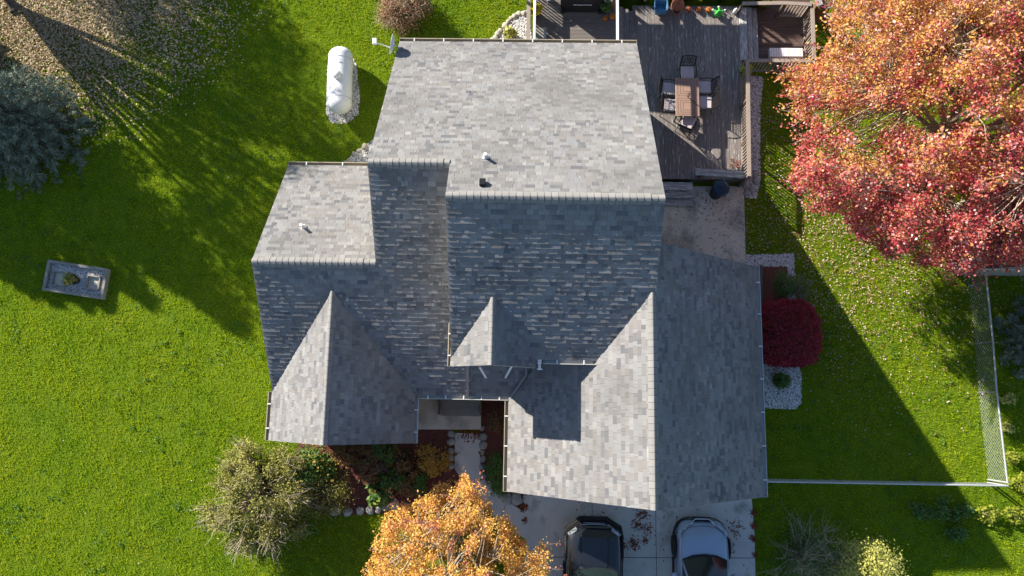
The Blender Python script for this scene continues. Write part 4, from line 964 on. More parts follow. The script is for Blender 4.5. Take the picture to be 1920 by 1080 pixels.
# ------------------------------------------------------------------ shrubs and perennials
bush('juniper_bush', at(508, 930, 0), (2.0, 2.15, 1.15), 34000, .07, 'juniper', 'large rambling olive bush with bare tan twigs at the front left corner of the house', seed=70, clumps=100, twigs=330, twr=.013, spread=.07, surf=420)
bush('evergreen_shrub', at(617, 925, 0), (.95, .9, .55), 5000, .045, 'juniper', 'low dark spiky shrub between the rambling bush and the mulch', seed=71, clumps=40, twigs=30, twr=.005)
bush('evergreen_shrub', at(575, 905, 0), (.75, .85, .7), 4200, .05, 'green', 'dark green shrub tucked behind the rambling bush', seed=72, clumps=40, twigs=20, twr=.005)
bush('hydrangea', at(590, 868, 0), (.9, .50, .6), 2200, .11, 'green', 'broad leaved shrub with gold and red leaves under the front left gable', seed=73, clumps=40, twigs=20, extra=[('lime', .22, .11), ('fern_rust', .12, .10)])
PX = [(650, 852, .55, 'perennial'), (690, 858, .6, 'perennial'), (725, 850, .55, 'green'), (752, 862, .55, 'perennial'), (700, 882, .45, 'perennial'), (745, 895, .45, 'green'), (775, 912, .5, 'perennial'), (770, 885, .4, 'perennial')]
for i, (px, py, r, mt_) in enumerate(PX):
    bush('perennial_plant', at(px, py, 0), (r, r*.85, .35), 900, .075, mt_, f'dark leafy perennial in the front mulch bed, {NUM[i]} counted from the rambling bush', 'plant', seed=80+i, clumps=18, twigs=16, group='perennials in the mulch bed', twr=.005, extra=[('fern_rust', .06, .06)] if mt_ == 'perennial' else None)
bush('rusty_fern', at(812, 862, 0), (.62, .55, .45), 1500, .075, 'fern_rust', 'golden rusty leaved shrub left of the front walk', 'bush', seed=90, clumps=30, twigs=24)
bush('perennial_plant', at(790, 905, 0), (.4, .4, .35), 800, .07, 'green', 'dark green mound between the golden shrub and the orange tree', 'plant', seed=91, clumps=16, twigs=8, group='perennials in the mulch bed')
bush('flowering_plant', at(716, 876, 0), (.28, .18, .4), 220, .06, 'green', 'sprig of faded pink blossom in the mulch bed', 'plant', seed=92, clumps=10, twigs=8, extra=[('flower_pink', 1.0, .05)])
bush('hosta', at(714, 922, 0), (.42, .40, .3), 420, .17, 'green', 'green hosta with scattered yellow green leaves in the lower mulch bed', 'plant', seed=93, clumps=16, twigs=8, extra=[('lime', .15, .14)])  # lime leaves mixed in at random
bush('boxwood', at(935, 888, 0), (.42, .75, .45), 3200, .06, 'green', 'fresh green low shrub between the walk and the garage wall', seed=94, clumps=30, twigs=14)
bush('evergreen_shrub', at(930, 790, 0), (.3, .55, .4), 700, .05, 'perennial', 'thin dark shrub in the mulch by the garage gutter', seed=95, clumps=16, twigs=16)
# clipped crimson shrub: boxy outline
e = empty('crimson_shrub', at(1480, 630, 0), 'clipped rounded square crimson barberry beside the garage gutter', 'bush')
g = np.random.default_rng(96); a0, a1 = at(1421, 684, 1.0), at(1541, 562, 1.0); cx, cy = (a0.x+a1.x)/2, (a0.y+a1.y)/2; hx, hy, hz = (a1.x-a0.x)/2, (a1.y-a0.y)/2, .62
n = 26000; d = g.normal(size=(n, 3)); d /= np.linalg.norm(d, axis=1)[:, None]; k = (np.abs(d[:, 0])**3.2+np.abs(d[:, 1])**3.2+np.abs(d[:, 2])**3.2)**(-1/3.2)
k = k*(.84+.16*g.random(n)**.4)*(1+.16*(noise2(np.column_stack([np.arctan2(d[:, 1], d[:, 0])*3, d[:, 2]*3]), 2.6, 8)-.5)); C = g.normal(size=(n, 3))*.02+np.column_stack([cx+d[:, 0]*k*hx, cy+d[:, 1]*k*hy, .62+d[:, 2]*k*hz*(1+.12*noise2(d[:, :2]*k[:, None], 3, 6))])
V, F = leaves(C[C[:, 2] > .03], .055, up=.4, seed=97, normals=d[C[:, 2] > .03]*.3); npmesh('foliage', V, F, 'barberry', e)
m = MB()
for i in range(60):
    t = Vector(C[i]); m.tube([(cx+g.normal()*.1, cy+g.normal()*.1, 0), (cx+(t.x-cx)*.45, cy+(t.y-cy)*.45, .35), t], [.016, .01, .004], 4, caps=False)
m.build('stems', 'bark', e)
potted(1458, 714, .02, .26, .34, (.30, .30, .26), 900, .07, 'green', 'small dark green bush in a round tub on the white pebbles', seed=98, extra=[('lime', .04, .06)])
bush('feathery_shrub', at(1462, 535, 0), (.45, .55, .5), 2600, .045, 'green', 'feathery dark green shrub in the square flower bed', seed=99, clumps=30, twigs=20)
bush('flowering_plant', at(1492, 545, 0), (.35, .5, .45), 700, .05, 'green', 'purple tinged plant spilling over the white pebbles', 'plant', seed=100, clumps=20, twigs=20, extra=[('flower_pink', .35, .05)])
a, b = at(1428, 498, .12), at(1427, 572, .12)
tag(MB().beam(a-Vector((0, 0, .04)), b-Vector((0, 0, .04)), .11, .14).build('edging_timber', 'rail_dark', None, org=a), 'dark timber edging between the white pebbles and the square flower bed', 'edging')
# rear shrub with a lamp globe
bush('red_bush', at(762, 30, 0), (1.05, .85, .62), 7500, .065, 'redtwig', 'tangled reddish shrub on the lawn above the rear eave', seed=101, clumps=60, twigs=120, twr=.008, surf=200)
bush('holly_bush', at(745, -8, 0), (.9, .5, .75), 3500, .08, 'green', 'glossy dark green shrub at the top edge behind the reddish one', seed=102, clumps=40, twigs=30)
e, c = P('garden_globe', 783, 26, 0, 'white gazing globe on a stake beside the reddish shrub', 'ornament')
MB().tube([c, c+Vector((0, 0, 1.2))], .015, 6).build('stake', 'iron', e); MB().lathe(c+Vector((0, 0, 1.3)), [(.01, -.1)]+[(.1*math.sin(t*.3), -.1*math.cos(t*.3)) for t in range(1, 10)]+[(.01, .1)], 16).build('globe', 'white', e, smooth=True)
bush('yucca_plant', at(955, 66, 0), (.28, .25, .22), 240, .16, 'yellowgreen', 'small yellow green plant among the rear pebbles', 'plant', seed=103, clumps=10, twigs=6)
bush('bare_shrub', at(1500, 1035, 0), (1.35, 1.25, .8), 6500, .05, 'green', 'wide shaded shrub with bare twigs right of the driveway', seed=104, clumps=60, twigs=150, twr=.009, surf=260)
bush('pale_shrub', at(1598, 1050, 0), (1.05, 1.15, 1.25), 8000, .075, 'yellowgreen', 'sunlit pale green leafy shrub at the bottom edge right of the driveway', seed=105, clumps=60, twigs=70, twr=.008)
for i, (px, py, r, mat_, lab) in enumerate(((1845, 960, .42, 'lime', 'bright yellow green hosta just outside the shadow edge below the fence'), (1895, 962, .38, 'lime', 'yellow green hosta below the fence corner near the right edge'),
        (1903, 905, .45, 'lime', 'yellow green hosta right of the fence corner post'), (1892, 857, .3, 'lime', 'small yellow green plant right of the side fence'), (1885, 750, .3, 'yellowgreen', 'small leafy sprig right of the side fence near the spruce'),
        (1885, 803, .25, 'yellowgreen', 'thin leafy sprig right of the side fence midway down'),
        (1768, 955, .55, 'green', 'green shrub in the house shadow below the front fence'), (1720, 955, .42, 'green', 'low dark plant in the house shadow left of the green shrub'), (1808, 955, .3, 'green', 'small plant at the tip of the house shadow'), (1788, 998, .35, 'green', 'dim leafy plant deep in the house shadow near the right bottom'))):
    bush('hosta' if mat_ == 'lime' else 'leafy_plant', at(px, py, 0), (r, r*.8, r*.7), int(900*r), .10, mat_, lab, 'plant', seed=110+i, clumps=14, twigs=10, twr=.005)

# ------------------------------------------------------------------ trees
def tube_tree(m, a, b, r0, r1, sag, g, n=5, seg=5):
    a, b = Vector(a), Vector(b); pts = []; L = (b-a).length; off = Vector(g.normal(size=3))*.05*L
    for i in range(seg+1):
        t = i/seg; p = a.lerp(b, t) + off*math.sin(math.pi*t) + Vector((0, 0, sag*L*math.sin(math.pi*t))); pts.append(p)
    m.tube(pts, [r0+(r1-r0)*i/seg for i in range(seg+1)], n, caps=False); return pts
def broadleaf(name, base, C, rad, nclump, nleaf, lsize, mat, label, seed, trunk_r=.16, trunk_h=2.0, wob=.35, spread=.3, low=.0, group=None, mats=None, limbs=9, shell=.55, twr=.006, gaps=.0, outline=None, split=None, shoots=0, shootmat='shoot_leaf'):
    g = np.random.default_rng(seed); base = Vector(base); C = Vector(C); e = empty(name, base, label, 'tree', group)
    P_ = blob_pts(C, rad, nclump*3, g, shell); P_ = P_[P_[:, 2] > C.z-rad[2]*(1-low)][:nclump]
    dv = P_-np.array(C); th = np.arctan2(dv[:, 1], dv[:, 0]); k = 1+wob*(noise2(np.column_stack([np.cos(th)*2.2+3, np.sin(th)*2.2+dv[:, 2]*.6]), 1.3, seed)-.5)*2
    P_[:, :2] = np.array(C)[:2]+dv[:, :2]*k[:, None]
    if outline: P_ = P_[inpoly(proj(P_), outline)]
    if gaps: P_ = P_[noise2(P_[:, :2]+P_[:, 2:]*.4, .8, seed+2) > gaps]
    m = MB(); fork = base.lerp(C, .1); fork = Vector((base.x+(C.x-base.x)*.2, base.y+(C.y-base.y)*.2, base.z+trunk_h))
    tube_tree(m, base, fork, trunk_r, trunk_r*.75, 0, g, 10)
    ends = []
    sel = P_[g.permutation(len(P_))[:limbs]]
    for s_ in sel:
        mid = np.array(C)*.35+s_*.65; ends.append(tube_tree(m, fork, mid, trunk_r*.5, trunk_r*.16, .05, g, 7, 6))
    nodes = [p for q_ in ends for p in q_[2:]]; NP = np.array([tuple(p) for p in nodes])
    tips = []
    for s_ in P_:
        j = int(np.argmin(((NP-s_)**2).sum(1)+ (NP[:, 2] > s_[2]+.4)*9)); tube_tree(m, nodes[j], s_, trunk_r*.11+.006, .006, .06, g, 4, 3)
        out = (s_-np.array(C))/np.array(rad); out = out/ (np.linalg.norm(out)+1e-6)
        for q_ in range(2):
            tp = s_+(out*.9+g.normal(size=3)*.6)*spread*1.2; m.tube([s_, (s_+tp)/2+g.normal(size=3)*.03, tp], [twr*1.3, twr, twr*.5], 3, caps=False); tips.append(tp)
    SL = []
    if shoots:
        dn = (P_-np.array(C))/np.array(rad); far = P_[(np.linalg.norm(dn, axis=1) > .7) & (P_[:, 2] > C.z-.3*rad[2])]
        for i in range(shoots):
            t = far[g.integers(0, len(far))]; o_ = (t-np.array(C)); o_ /= np.linalg.norm(o_); o_ = o_+g.normal(size=3)*.45; o_[2] = abs(o_[2])*.5+.15; o_ /= np.linalg.norm(o_); l_ = .4+.6*g.random()
            p1_ = t+o_*l_*.5+g.normal(size=3)*.04; p2_ = t+o_*l_+g.normal(size=3)*.06; m.tube([t, p1_, p2_], [.012, .009, .004], 3, caps=False)
            k_ = g.random((int(26*l_), 1)); SL.append(t+(p2_-t)*k_+g.normal(size=(len(k_), 3))*.05)
    m.build('trunk', 'twig' if twr > .007 else 'bark', e)
    T = np.concatenate([P_, np.array(tips)]); idx = g.integers(0, len(T), nleaf)
    L_ = T[idx]+g.normal(size=(nleaf, 3))*spread*np.array([1, 1, .75])
    if outline:
        ok = inpoly(proj(L_), outline) | (g.random(len(L_)) < .25); L_ = L_[ok]
    which = split(L_, g) if split else np.zeros(len(L_), int)
    if SL:
        V, F = leaves(np.concatenate(SL), lsize*1.05, up=.2, seed=seed+9, aspect=.65); npmesh('crown', V, F, shootmat, e)
    for k_, mm in enumerate(mats or [mat]):
        q_ = L_[which == k_]
        if len(q_): V, F = leaves(q_, lsize, up=.25, seed=seed+1+k_, aspect=.7); npmesh('crown', V, F, mm, e)
    return e
Cm = at(1850, 190, 4.8)
MO = [(1590, -400), (1600, -20), (1562, 8), (1556, 70), (1530, 118), (1478, 125), (1445, 155), (1490, 185), (1478, 210), (1522, 240), (1492, 285), (1478, 335), (1512, 400), (1570, 398), (1600, 440), (1650, 470), (1690, 500), (1760, 498), (1805, 520), (1860, 495), (2300, 520), (2600, -400)]
def maple_split(L_, g):
    p = proj(L_); t = (p[:, 1]-60)/330 + (noise2(L_[:, :2], .8, 61)-.5)*.9+(noise2(L_[:, :2]+L_[:, 2:]*.5, 2.4, 63)-.5)*1.1 + .25*(p[:, 0] > 1800)*(p[:, 0]-1800)/120
    r = g.random(len(L_)); w_ = np.where(r < np.clip(.95-t, .08, .85), 1, 0); w_[g.random(len(L_)) < .10+.14*noise2(L_[:, :2], 1.6, 62)] = 2; return w_
broadleaf('maple_tree', (Cm.x+.6, Cm.y-.3, 0), Cm, (6.9, 5.8, 3.3), 2000, 250000, .082, 'maple', 'big red and golden maple filling the upper right corner', 201, trunk_r=.24, trunk_h=1.8, wob=.10, spread=.155, shell=.35, limbs=24, low=.45, gaps=.20, twr=.008, outline=MO, shoots=170, shootmat='maple', mats=['maple', 'maple_gold', 'maple_sheen'], split=maple_split)
Cp = at(868, 1052, 3.1)
PO = [(700, 1010), (722, 962), (790, 935), (828, 900), (850, 915), (866, 866), (880, 896), (893, 928), (925, 958), (960, 985), (1015, 1015), (1062, 1080), (1060, 1300), (670, 1300), (690, 1050)]
broadleaf('ornamental_pear_tree', (Cp.x, Cp.y-.2, 0), Cp, (2.9, 2.9, 2.0), 560, 52000, .067, 'orange', 'golden orange tree at the bottom edge beside the front walk', 202, trunk_r=.1, trunk_h=1.1, wob=.15, spread=.10, limbs=14, gaps=.30, twr=.008, outline=PO, shell=.45, shoots=110)
broadleaf('bare_tree', (-20.9, 15.4, 0), (-21.6, 17.4, 7.4), (3.4, 3.6, 2.8), 380, 17000, .15, 'gold', 'thinning golden tree whose trunk stands at the top left corner', 203, trunk_r=.22, trunk_h=.35, spread=.25, limbs=20, low=.1, shell=.5)
broadleaf('shade_tree', (-24.8, 24.0, 0), (-24.4, 24.0, 6.3), (2.5, 2.3, 2.2), 200, 12000, .15, 'gold', 'full golden tree beyond the top left corner of the picture', 204, trunk_r=.25, trunk_h=2.2, spread=.32, limbs=12, low=.2)

def spruce(base, r, h, seed, label, name='blue_spruce', group=None, dens=1.0, nw=.014):
    g = np.random.default_rng(seed); base = Vector(base); e = empty(name, base, label, 'tree', group); m = MB()
    m.tube([base, base+Vector((0, 0, h))], [.05+.018*h, .02], 8)
    Ls = []; Nn = []; z = .25; lev = 0
    while z < h-.15:
        R_ = r*(1-z/h)**.85; nb = max(5, int(6+R_*5)); ph = g.random()*6.28
        for i in range(nb):
            a = ph+2*math.pi*i/nb+g.normal()*.12; Lb = R_*(.85+.3*g.random()); d = np.array([math.cos(a), math.sin(a)])
            b0 = np.array([base.x, base.y, base.z+z]); b1 = b0+np.array([d[0]*Lb, d[1]*Lb, Lb*(-.12)+.05])
            m.tube([b0, (b0+b1)/2+np.array([0, 0, .04]), b1], [.02, .013, .006], 4, caps=False)
            nt_ = max(3, int(Lb*5))
            for j in range(nt_):
                t = .25+.75*(j+g.random())/nt_; p = b0*(1-t)+b1*t; w_ = (1-t)*.42*Lb+.12; sd = (g.random()*2-1)*w_
                Ls.append(p+np.array([-d[1]*sd, d[0]*sd, -abs(sd)*.25])); Nn.append(np.array([d[0]-d[1]*sd/w_*.8, d[1]+d[0]*sd/w_*.8, .35]))
        z += .27+.05*g.random(); lev += 1
    m.build('trunk', 'bark', e)
    Ls = np.array(Ls); Nn = np.array(Nn); per = int(34*dens); n = len(Ls)*per; idx = np.repeat(np.arange(len(Ls)), per)
    c = Ls[idx]+g.normal(size=(n, 3))*.05; dr_ = Nn[idx]+g.normal(size=(n, 3))*.55; dr_ /= np.linalg.norm(dr_, axis=1)[:, None]
    s = np.cross(dr_, g.normal(size=(n, 3))); s /= np.linalg.norm(s, axis=1)[:, None]; L_ = (.10+.08*g.random(n))[:, None]
    V = np.stack([c-s*nw, c+s*nw, c+dr_*L_], 1).reshape(-1, 3); npmesh('crown', V, np.arange(3*n).reshape(n, 3), 'spruce', e)
    return e
spruce(at(62, 250, 0), 2.6, 5.6, 301, 'large blue grey spruce cut by the left edge of the picture', dens=1.1)
b_ = at(1925, 640, 0); spruce((b_.x+.15, b_.y, 0), 1.55, 4.2, 302, 'blue spruce at the right edge behind the side fence', dens=1.1)
for i, (x, y, r, h) in enumerate(((-23.7, 13.2, 2.4, 8.2), (-25.2, 14.3, 2.5, 8.0), (-26.0, 13.2, 2.4, 7.4), (-28.0, 12.7, 2.5, 7.0), (-29.4, 12.6, 2.6, 6.6), (-24.6, 10.6, 2.0, 5.4), (-31.5, 13.2, 2.6, 6.6), (-33.4, 12.4, 2.6, 6.4), (-26.6, 10.8, 2.3, 5.6), (-30.4, 10.6, 2.4, 5.4))):
    spruce((x, y, 0), r, h, 310+i, f'spruce in the windbreak beyond the left edge, {NUM[i]} of the row', group='spruces of the windbreak beyond the left edge', dens=.6, nw=.035)

# ------------------------------------------------------------------ chain-link fence
mt['wire'] = M('galvanised_wire', [(.42, .43, .44), (.55, .56, .57)], scale=6, rough=.5, metal=.3)
def chainlink(pts, label, H=1.08, gate=False):
    e = empty('chain_link_fence', (*pts[0], 0), label, 'fence')
    for (a, b) in zip(pts[:-1], pts[1:]):
        A, B = Vector((*a, 0)), Vector((*b, 0)); L = (B-A).length; u = (B-A).normalized()
        MB().tube([A+Vector((0, 0, H)), B+Vector((0, 0, H))], .028, 8).build('top_rail', 'wire', e)
        m = MB(); s = .14; n = int((L+H)/s)
        for i in range(n):
            for sg in (1, -1):
                x0 = i*s-H if sg == 1 else i*s; x1 = x0+H*sg
                t0, t1 = (0, 1)
                lo, hi = x0, x1
                def cl(x):
                    return x0+(x1-x0)*x
                ts = [0, 1]
                for xb in (0, L):
                    tt = (xb-x0)/(x1-x0)
                    if 0 < tt < 1: ts.append(tt)
                ts.sort()
                for q0_, q1_ in zip(ts[:-1], ts[1:]):
                    mx = cl((q0_+q1_)/2)
                    if 0 <= mx <= L: m.tube([A+u*cl(q0_)+Vector((0, 0, .03+(H-.03)*q0_)), A+u*cl(q1_)+Vector((0, 0, .03+(H-.03)*q1_))], .0028, 3, caps=False)
        m.build('wire_mesh', 'wire', e)
        k = max(1, round(L/2.7))
        for i in range(k+1):
            p = A+u*(L*i/k); MB().tube([p, p+Vector((0, 0, H+.02))], .03, 8).build('post', 'wire', e)
    return e
hx_ = lambda px, py: tuple(at(px, py, 1.08)[:2])
chainlink([hx_(1889, 911), hx_(1433, 903)], 'galvanised chain link fence running from the garage corner to the side corner post')
chainlink([hx_(1889, 905), hx_(1869, 735), hx_(1862, 640), hx_(1850, 528), hx_(1838, 440)], 'galvanised chain link side fence leaning past the blue spruce on the right')

# ------------------------------------------------------------------ shed under the maple
a = at(1846, 505, 2.2); e = empty('garden_shed', (a.x+1.6, a.y+1.4, 0), 'beige garden shed with a grey roof half hidden by the maple at the right edge', 'shed')
mt['shedroof'] = M('dark_shed_roof', [(.035, .04, .05), (.06, .065, .08)], scale=3, rough=.9)
MB().box((a.x+1.7, a.y+1.5, 1.0), (3.0, 2.6, 2.0)).build('wall', 'siding', e)
MB().prism([(a.x+.05, 2.02), (a.x+1.7, 2.75), (a.x+3.35, 2.02), (a.x+3.35, 2.10), (a.x+1.7, 2.84), (a.x+.05, 2.10)], 'y', a.y+.05, a.y+2.95).build('roof', 'shedroof', e)
MB().box((a.x+1.7, a.y+.04, 2.05), (3.3, .02, .14)).build('fascia', 'fascia', e)

# ------------------------------------------------------------------ cars
mt['suvpaint'] = M('black_car_paint', [(.010, .013, .018)], rough=.28, spec=.6, coat=.8)
mt['silver'] = M('pale_blue_silver_paint', [(.33, .42, .55), (.36, .45, .58)], scale=1, rough=.35, metal=.25, coat=.6)
mt['trim'] = M('black_trim', [(.012, .012, .013), (.018, .018, .02)], scale=5, rough=.6)
mt['tyre'] = M('tyre_rubber', [(.02, .02, .02), (.03, .03, .03)], scale=8, rough=.9)
mt['alloy'] = M('alloy_rim', [(.35, .36, .38)], rough=.3, metal=.8)
mt['carglass'] = M('tinted_car_glass', [(.012, .022, .022)], rough=.04, spec=.7, coat=.5)
mt['lamp'] = M('headlight_glass', [(.45, .48, .5)], rough=.12, metal=.3, coat=.8)
mt['chrome'] = M('chrome', [(.6, .62, .64)], rough=.18, metal=1)
def grid(rows, close=False):
    """rows: list of equal-length point lists"""
    m = MB(); n = len(rows[0]); vs = [p for r_ in rows for p in r_]; fs = []
    for i in range(len(rows)-1):
        for j in range(n-1): a = i*n+j; fs.append((a, a+1, a+n+1, a+n))
    return m.add(vs, fs)
def smooth_obj(o, lv=2):
    md = o.modifiers.new('subdivision', 'SUBSURF'); md.levels = lv; md.render_levels = lv; return o
def car(name, c, label, cat, W, st, belt_y, paint, lower, group=None, rz_=0):
    """st: stations (y from nose back, half width, belt height, centre height); nose at +Y"""
    e = empty(name, c, label, cat, group, 0); c = Vector(c)
    full = []
    for (y, hw_, zb, zc, z0) in st:
        half = [(hw_*.90, z0), (hw_*.985, z0+.10), (hw_, (z0+zb)/2), (hw_*.985, zb-.10), (hw_*.93, zb-.02), (hw_*.80, zb+(zc-zb)*.45), (hw_*.45, zc-.012), (0, zc)]
        full.append([c+Vector((-x, y, z)) for x, z in half] + [c+Vector((x, y, z)) for x, z in half[-2::-1]])
    m = grid(full); n = len(full[0]); m.f.append(tuple(reversed(range(n)))); m.f.append(tuple(range(n*(len(full)-1), n*len(full))))
    o = m.build('body', paint, e, smooth=True); smooth_obj(o)
    return e
def wheel(e, c, x, y, r, wd=.23, side=1):
    w_ = MB(); rot = Matrix.Rotation(math.pi/2, 3, 'Y'); C_ = Vector(c)+Vector((x, y, r))
    w_.lathe(C_, [(r*.66, -wd/2), (r*.93, -wd/2), (r, -wd/2+.04), (r, wd/2-.04), (r*.93, wd/2), (r*.66, wd/2)], 28, rot=rot); t = w_.build('wheel', 'tyre', e, smooth=True)
    q_ = MB(); q_.lathe(C_, [(.01, wd/2*side*.55), (r*.2, wd/2*side*.7), (r*.24, wd/2*side*.5)], 14, rot=rot)
    q_.lathe(C_, [(r*.60, wd/2*side*.6), (r*.68, wd/2*side*1.02), (r*.68, wd/2*side*.2)], 24, rot=rot)
    for k in range(5):
        a = k*2*math.pi/5; d = Vector((0, math.cos(a), math.sin(a))); q_.beam(C_+Vector((side*wd*.32, 0, 0))+d*r*.15, C_+Vector((side*wd*.38, 0, 0))+d*r*.64, .07, .03, up=(1, 0, 0))
    q_.build('rim', 'alloy', t)
def cabin(e, c, paint, ys, hwb, hwt, zb, zt, crown=.05):
    """ys: y of cowl, front roof edge, rear roof edge, tail base"""
    c = Vector(c); y0, y1, yr, yt = ys
    def row(y, hw_, z, cr_, bow=0, n=9): return [c+Vector((hw_*(2*i/(n-1)-1), y+bow*(1-(2*i/(n-1)-1)**2), z+cr_*(1-(2*i/(n-1)-1)**2))) for i in range(n)]
    W_ = grid([row(y0, hwb, zb, .03, .20), row((y0+y1)/2, (hwb+hwt)/2+.015, (zb+zt)/2+.02, .04, .14), row(y1, hwt, zt, crown, .08)]).build('windshield', 'carglass', e, smooth=True)
    grid([row(y1, hwt+.005, zt+.004, crown, .08), row(y1-.5, hwt+.02, zt+.03, crown+.01), row((y1+yr)/2, hwt+.03, zt+.045, crown+.01), row(yr, hwt, zt, crown)]).build('roof', paint, e, smooth=True)
    grid([row(yr, hwt, zt, crown), row((yr+yt)/2, (hwb+hwt)/2, (zb+zt)/2+.05, .04), row(yt, hwb, zb, .03)]).build('rear_window', 'carglass', e, smooth=True)
    for s in (-1, 1):
        A = [c+Vector((s*hwb, y0, zb)), c+Vector((s*hwb*1.0, (y0*.6+yt*.4), zb)), c+Vector((s*hwb, yt, zb))]; B = [c+Vector((s*hwt, y1, zt)), c+Vector((s*(hwt+.02), (y1+yr)/2, zt+.02)), c+Vector((s*hwt, yr, zt))]
        grid([A, B]).build('side_window', 'carglass', e)
        MB().tube([c+Vector((s*hwb, y0, zb)), c+Vector((s*((hwb+hwt)/2+.015), (y0+y1)/2, (zb+zt)/2+.02)), c+Vector((s*hwt, y1, zt+.01)), c+Vector((s*(hwt+.02), (y1+yr)/2, zt+.05)), c+Vector((s*hwt, yr, zt+.01))], .035, 8).build('pillar', paint, e, smooth=True)
# --- black off-road vehicle
s0 = at(1113, 976, .75); C1 = Vector((s0.x, s0.y, .04))
st = [(-.22, .60, .80, .86, .42), (-.27, .80, .92, .97, .38), (-.42, .90, 1.0, 1.06, .36), (-.8, .945, 1.04, 1.13, .36), (-1.3, .955, 1.06, 1.17, .36), (-1.62, .955, 1.07, 1.19, .36), (-1.8, .955, 1.08, 1.14, .36), (-2.6, .955, 1.09, 1.12, .36), (-4.2, .95, 1.09, 1.12, .36), (-4.75, .90, 1.05, 1.08, .4), (-4.85, .7, .95, 1.0, .5)]
e = car('off_road_vehicle', C1, 'black off road vehicle with an angular steel front bumper, parked left on the driveway', 'car', 1.91, st, 0, 'suvpaint', 'trim')
cabin(e, C1, 'suvpaint', (-1.62, -2.25, -4.2, -4.75), .80, .62, 1.13, 1.72)
m = MB(); CV = lambda x, y, z: C1+Vector((x, y, z))
m.box(CV(0, .02, .60), (.98, .20, .30), bev=.03)
for s in (-1, 1): m.beam(CV(s*.46, .02, .6), CV(s*.93, -.26, .62), .18, .28).beam(CV(s*.92, -.22, .62), CV(s*.99, -.62, .62), .12, .24)
m.build('bumper', 'trim', e)
m = MB()
m.tube([CV(-.97, -.36, .86), CV(-.90, -.20, .88), CV(-.48, .06, .90), CV(-.46, .08, .78)], .026, 8).tube([CV(.97, -.36, .86), CV(.90, -.20, .88), CV(.48, .06, .90), CV(.46, .08, .78)], .026, 8)
m.tube([CV(-.48, .09, .93), CV(.48, .09, .93)], .03, 8).tube([CV(-.48, .09, .93), CV(-.46, .08, .7)], .03, 8).tube([CV(.48, .09, .93), CV(.46, .08, .7)], .03, 8)
for x_ in (-.35, .35): m.box(CV(x_*1.35, .12, .80), (.05, .05, .14))
m.build('brush_guard', 'trim', e)
MB().box(CV(0, -.10, .80), (.92, .12, .20), bev=.03).build('grille', 'trim', e); MB().tube([CV(-.42, -.12, .925), CV(-.2, -.09, .93), CV(.2, -.09, .93), CV(.42, -.12, .925)], .014, 6).tube([CV(-.38, -.06, .88), CV(.38, -.06, .88)], .012, 6).build('grille_bar', 'chrome', e)
# hood scoop and creases
grid([[CV(x_*w_, y_, z_) for x_, zz in ((-1.06, -.02), (-1, .012), (-.5, .022), (0, .026), (.5, .022), (1, .012), (1.06, -.02))] if 0 else [CV(x_*w_, y_, z_+zz) for x_, zz in ((-1.06, -.03), (-1, .010), (-.5, .020), (0, .024), (.5, .020), (1, .010), (1.06, -.03))] for w_, y_, z_ in ((.42, -.42, 1.045), (.44, -.5, 1.085), (.43, -1.0, 1.145), (.42, -1.42, 1.175), (.40, -1.5, 1.165))]).build('hood_scoop', 'suvpaint', e, smooth=False)
m = MB()
for s in (-1, 1): m.beam(CV(s*.50, -.5, 1.065), CV(s*.46, -1.45, 1.165), .012, .014)
m.build('hood_crease', 'trim', e)
for s in (-1, 1):
    MB().beam(CV(s*.60, -.235, .93), CV(s*.88, -.44, .93), .10, .15).build('headlight', 'lamp', e)
    wheel(e, C1, s*.84, -.95, .40, .26, s); wheel(e, C1, s*.84, -3.75, .40, .26, s)
    f = MB(); pts = [CV(s*.97, -.95+.50*math.cos(t*math.pi/8), .42+.52*math.sin(t*math.pi/8)) for t in range(9)]
    f.tube(pts, .045, 6).build('fender_flare', 'trim', e, smooth=True)
    mr = MB().box(CV(s*1.10, -1.86, 1.20), (.20, .12, .20), bev=.04).tube([CV(s*.9, -1.84, 1.12), CV(s*1.05, -1.86, 1.16)], .025, 6).build('wing_mirror', 'suvpaint', e)
    MB().beam(CV(s*.98, -1.4, .45), CV(s*.98, -3.3, .45), .12, .06).build('side_step', 'trim', e)
m = MB().tube([CV(-.62, -1.62, 1.19), CV(-.05, -1.60, 1.24)], .012, 5).tube([CV(.1, -1.60, 1.24), CV(.62, -1.62, 1.19)], .012, 5).build('wiper', 'trim', e)
grid([[CV(-.74, -1.50, 1.10), CV(-.4, -1.42, 1.17), CV(0, -1.4, 1.19), CV(.4, -1.42, 1.17), CV(.74, -1.50, 1.10)], [CV(-.78, -1.66, 1.13), CV(-.4, -1.50, 1.185), CV(0, -1.47, 1.20), CV(.4, -1.50, 1.185), CV(.78, -1.66, 1.13)]]).build('cowl', 'trim', e)
m = MB()
for y_ in (-2.5, -3.0, -3.5, -4.0): m.tube([CV(-.58, y_, 1.86), CV(.58, y_, 1.86)], .018, 6)
for s in (-1, 1): m.tube([CV(s*.58, -2.4, 1.86), CV(s*.58, -4.1, 1.86)], .02, 6); m.tube([CV(s*.58, -2.6, 1.86), CV(s*.58, -2.6, 1.74)], .018, 6); m.tube([CV(s*.58, -3.9, 1.86), CV(s*.58, -3.9, 1.74)], .018, 6)
m.build('roof_rack', 'trim', e)
m = MB()
for s in (-1, 1): m.tube([CV(s*.84, -.30, 1.01), CV(s*.875, -.8, 1.075), CV(s*.88, -1.3, 1.105), CV(s*.86, -1.62, 1.12)], .006, 4)
m.tube([CV(-.80, -.30, 1.01), CV(-.4, -.22, 1.02), CV(.4, -.22, 1.02), CV(.80, -.30, 1.01)], .006, 4)
m.build('hood_seam', 'tyre', e)
m = MB()
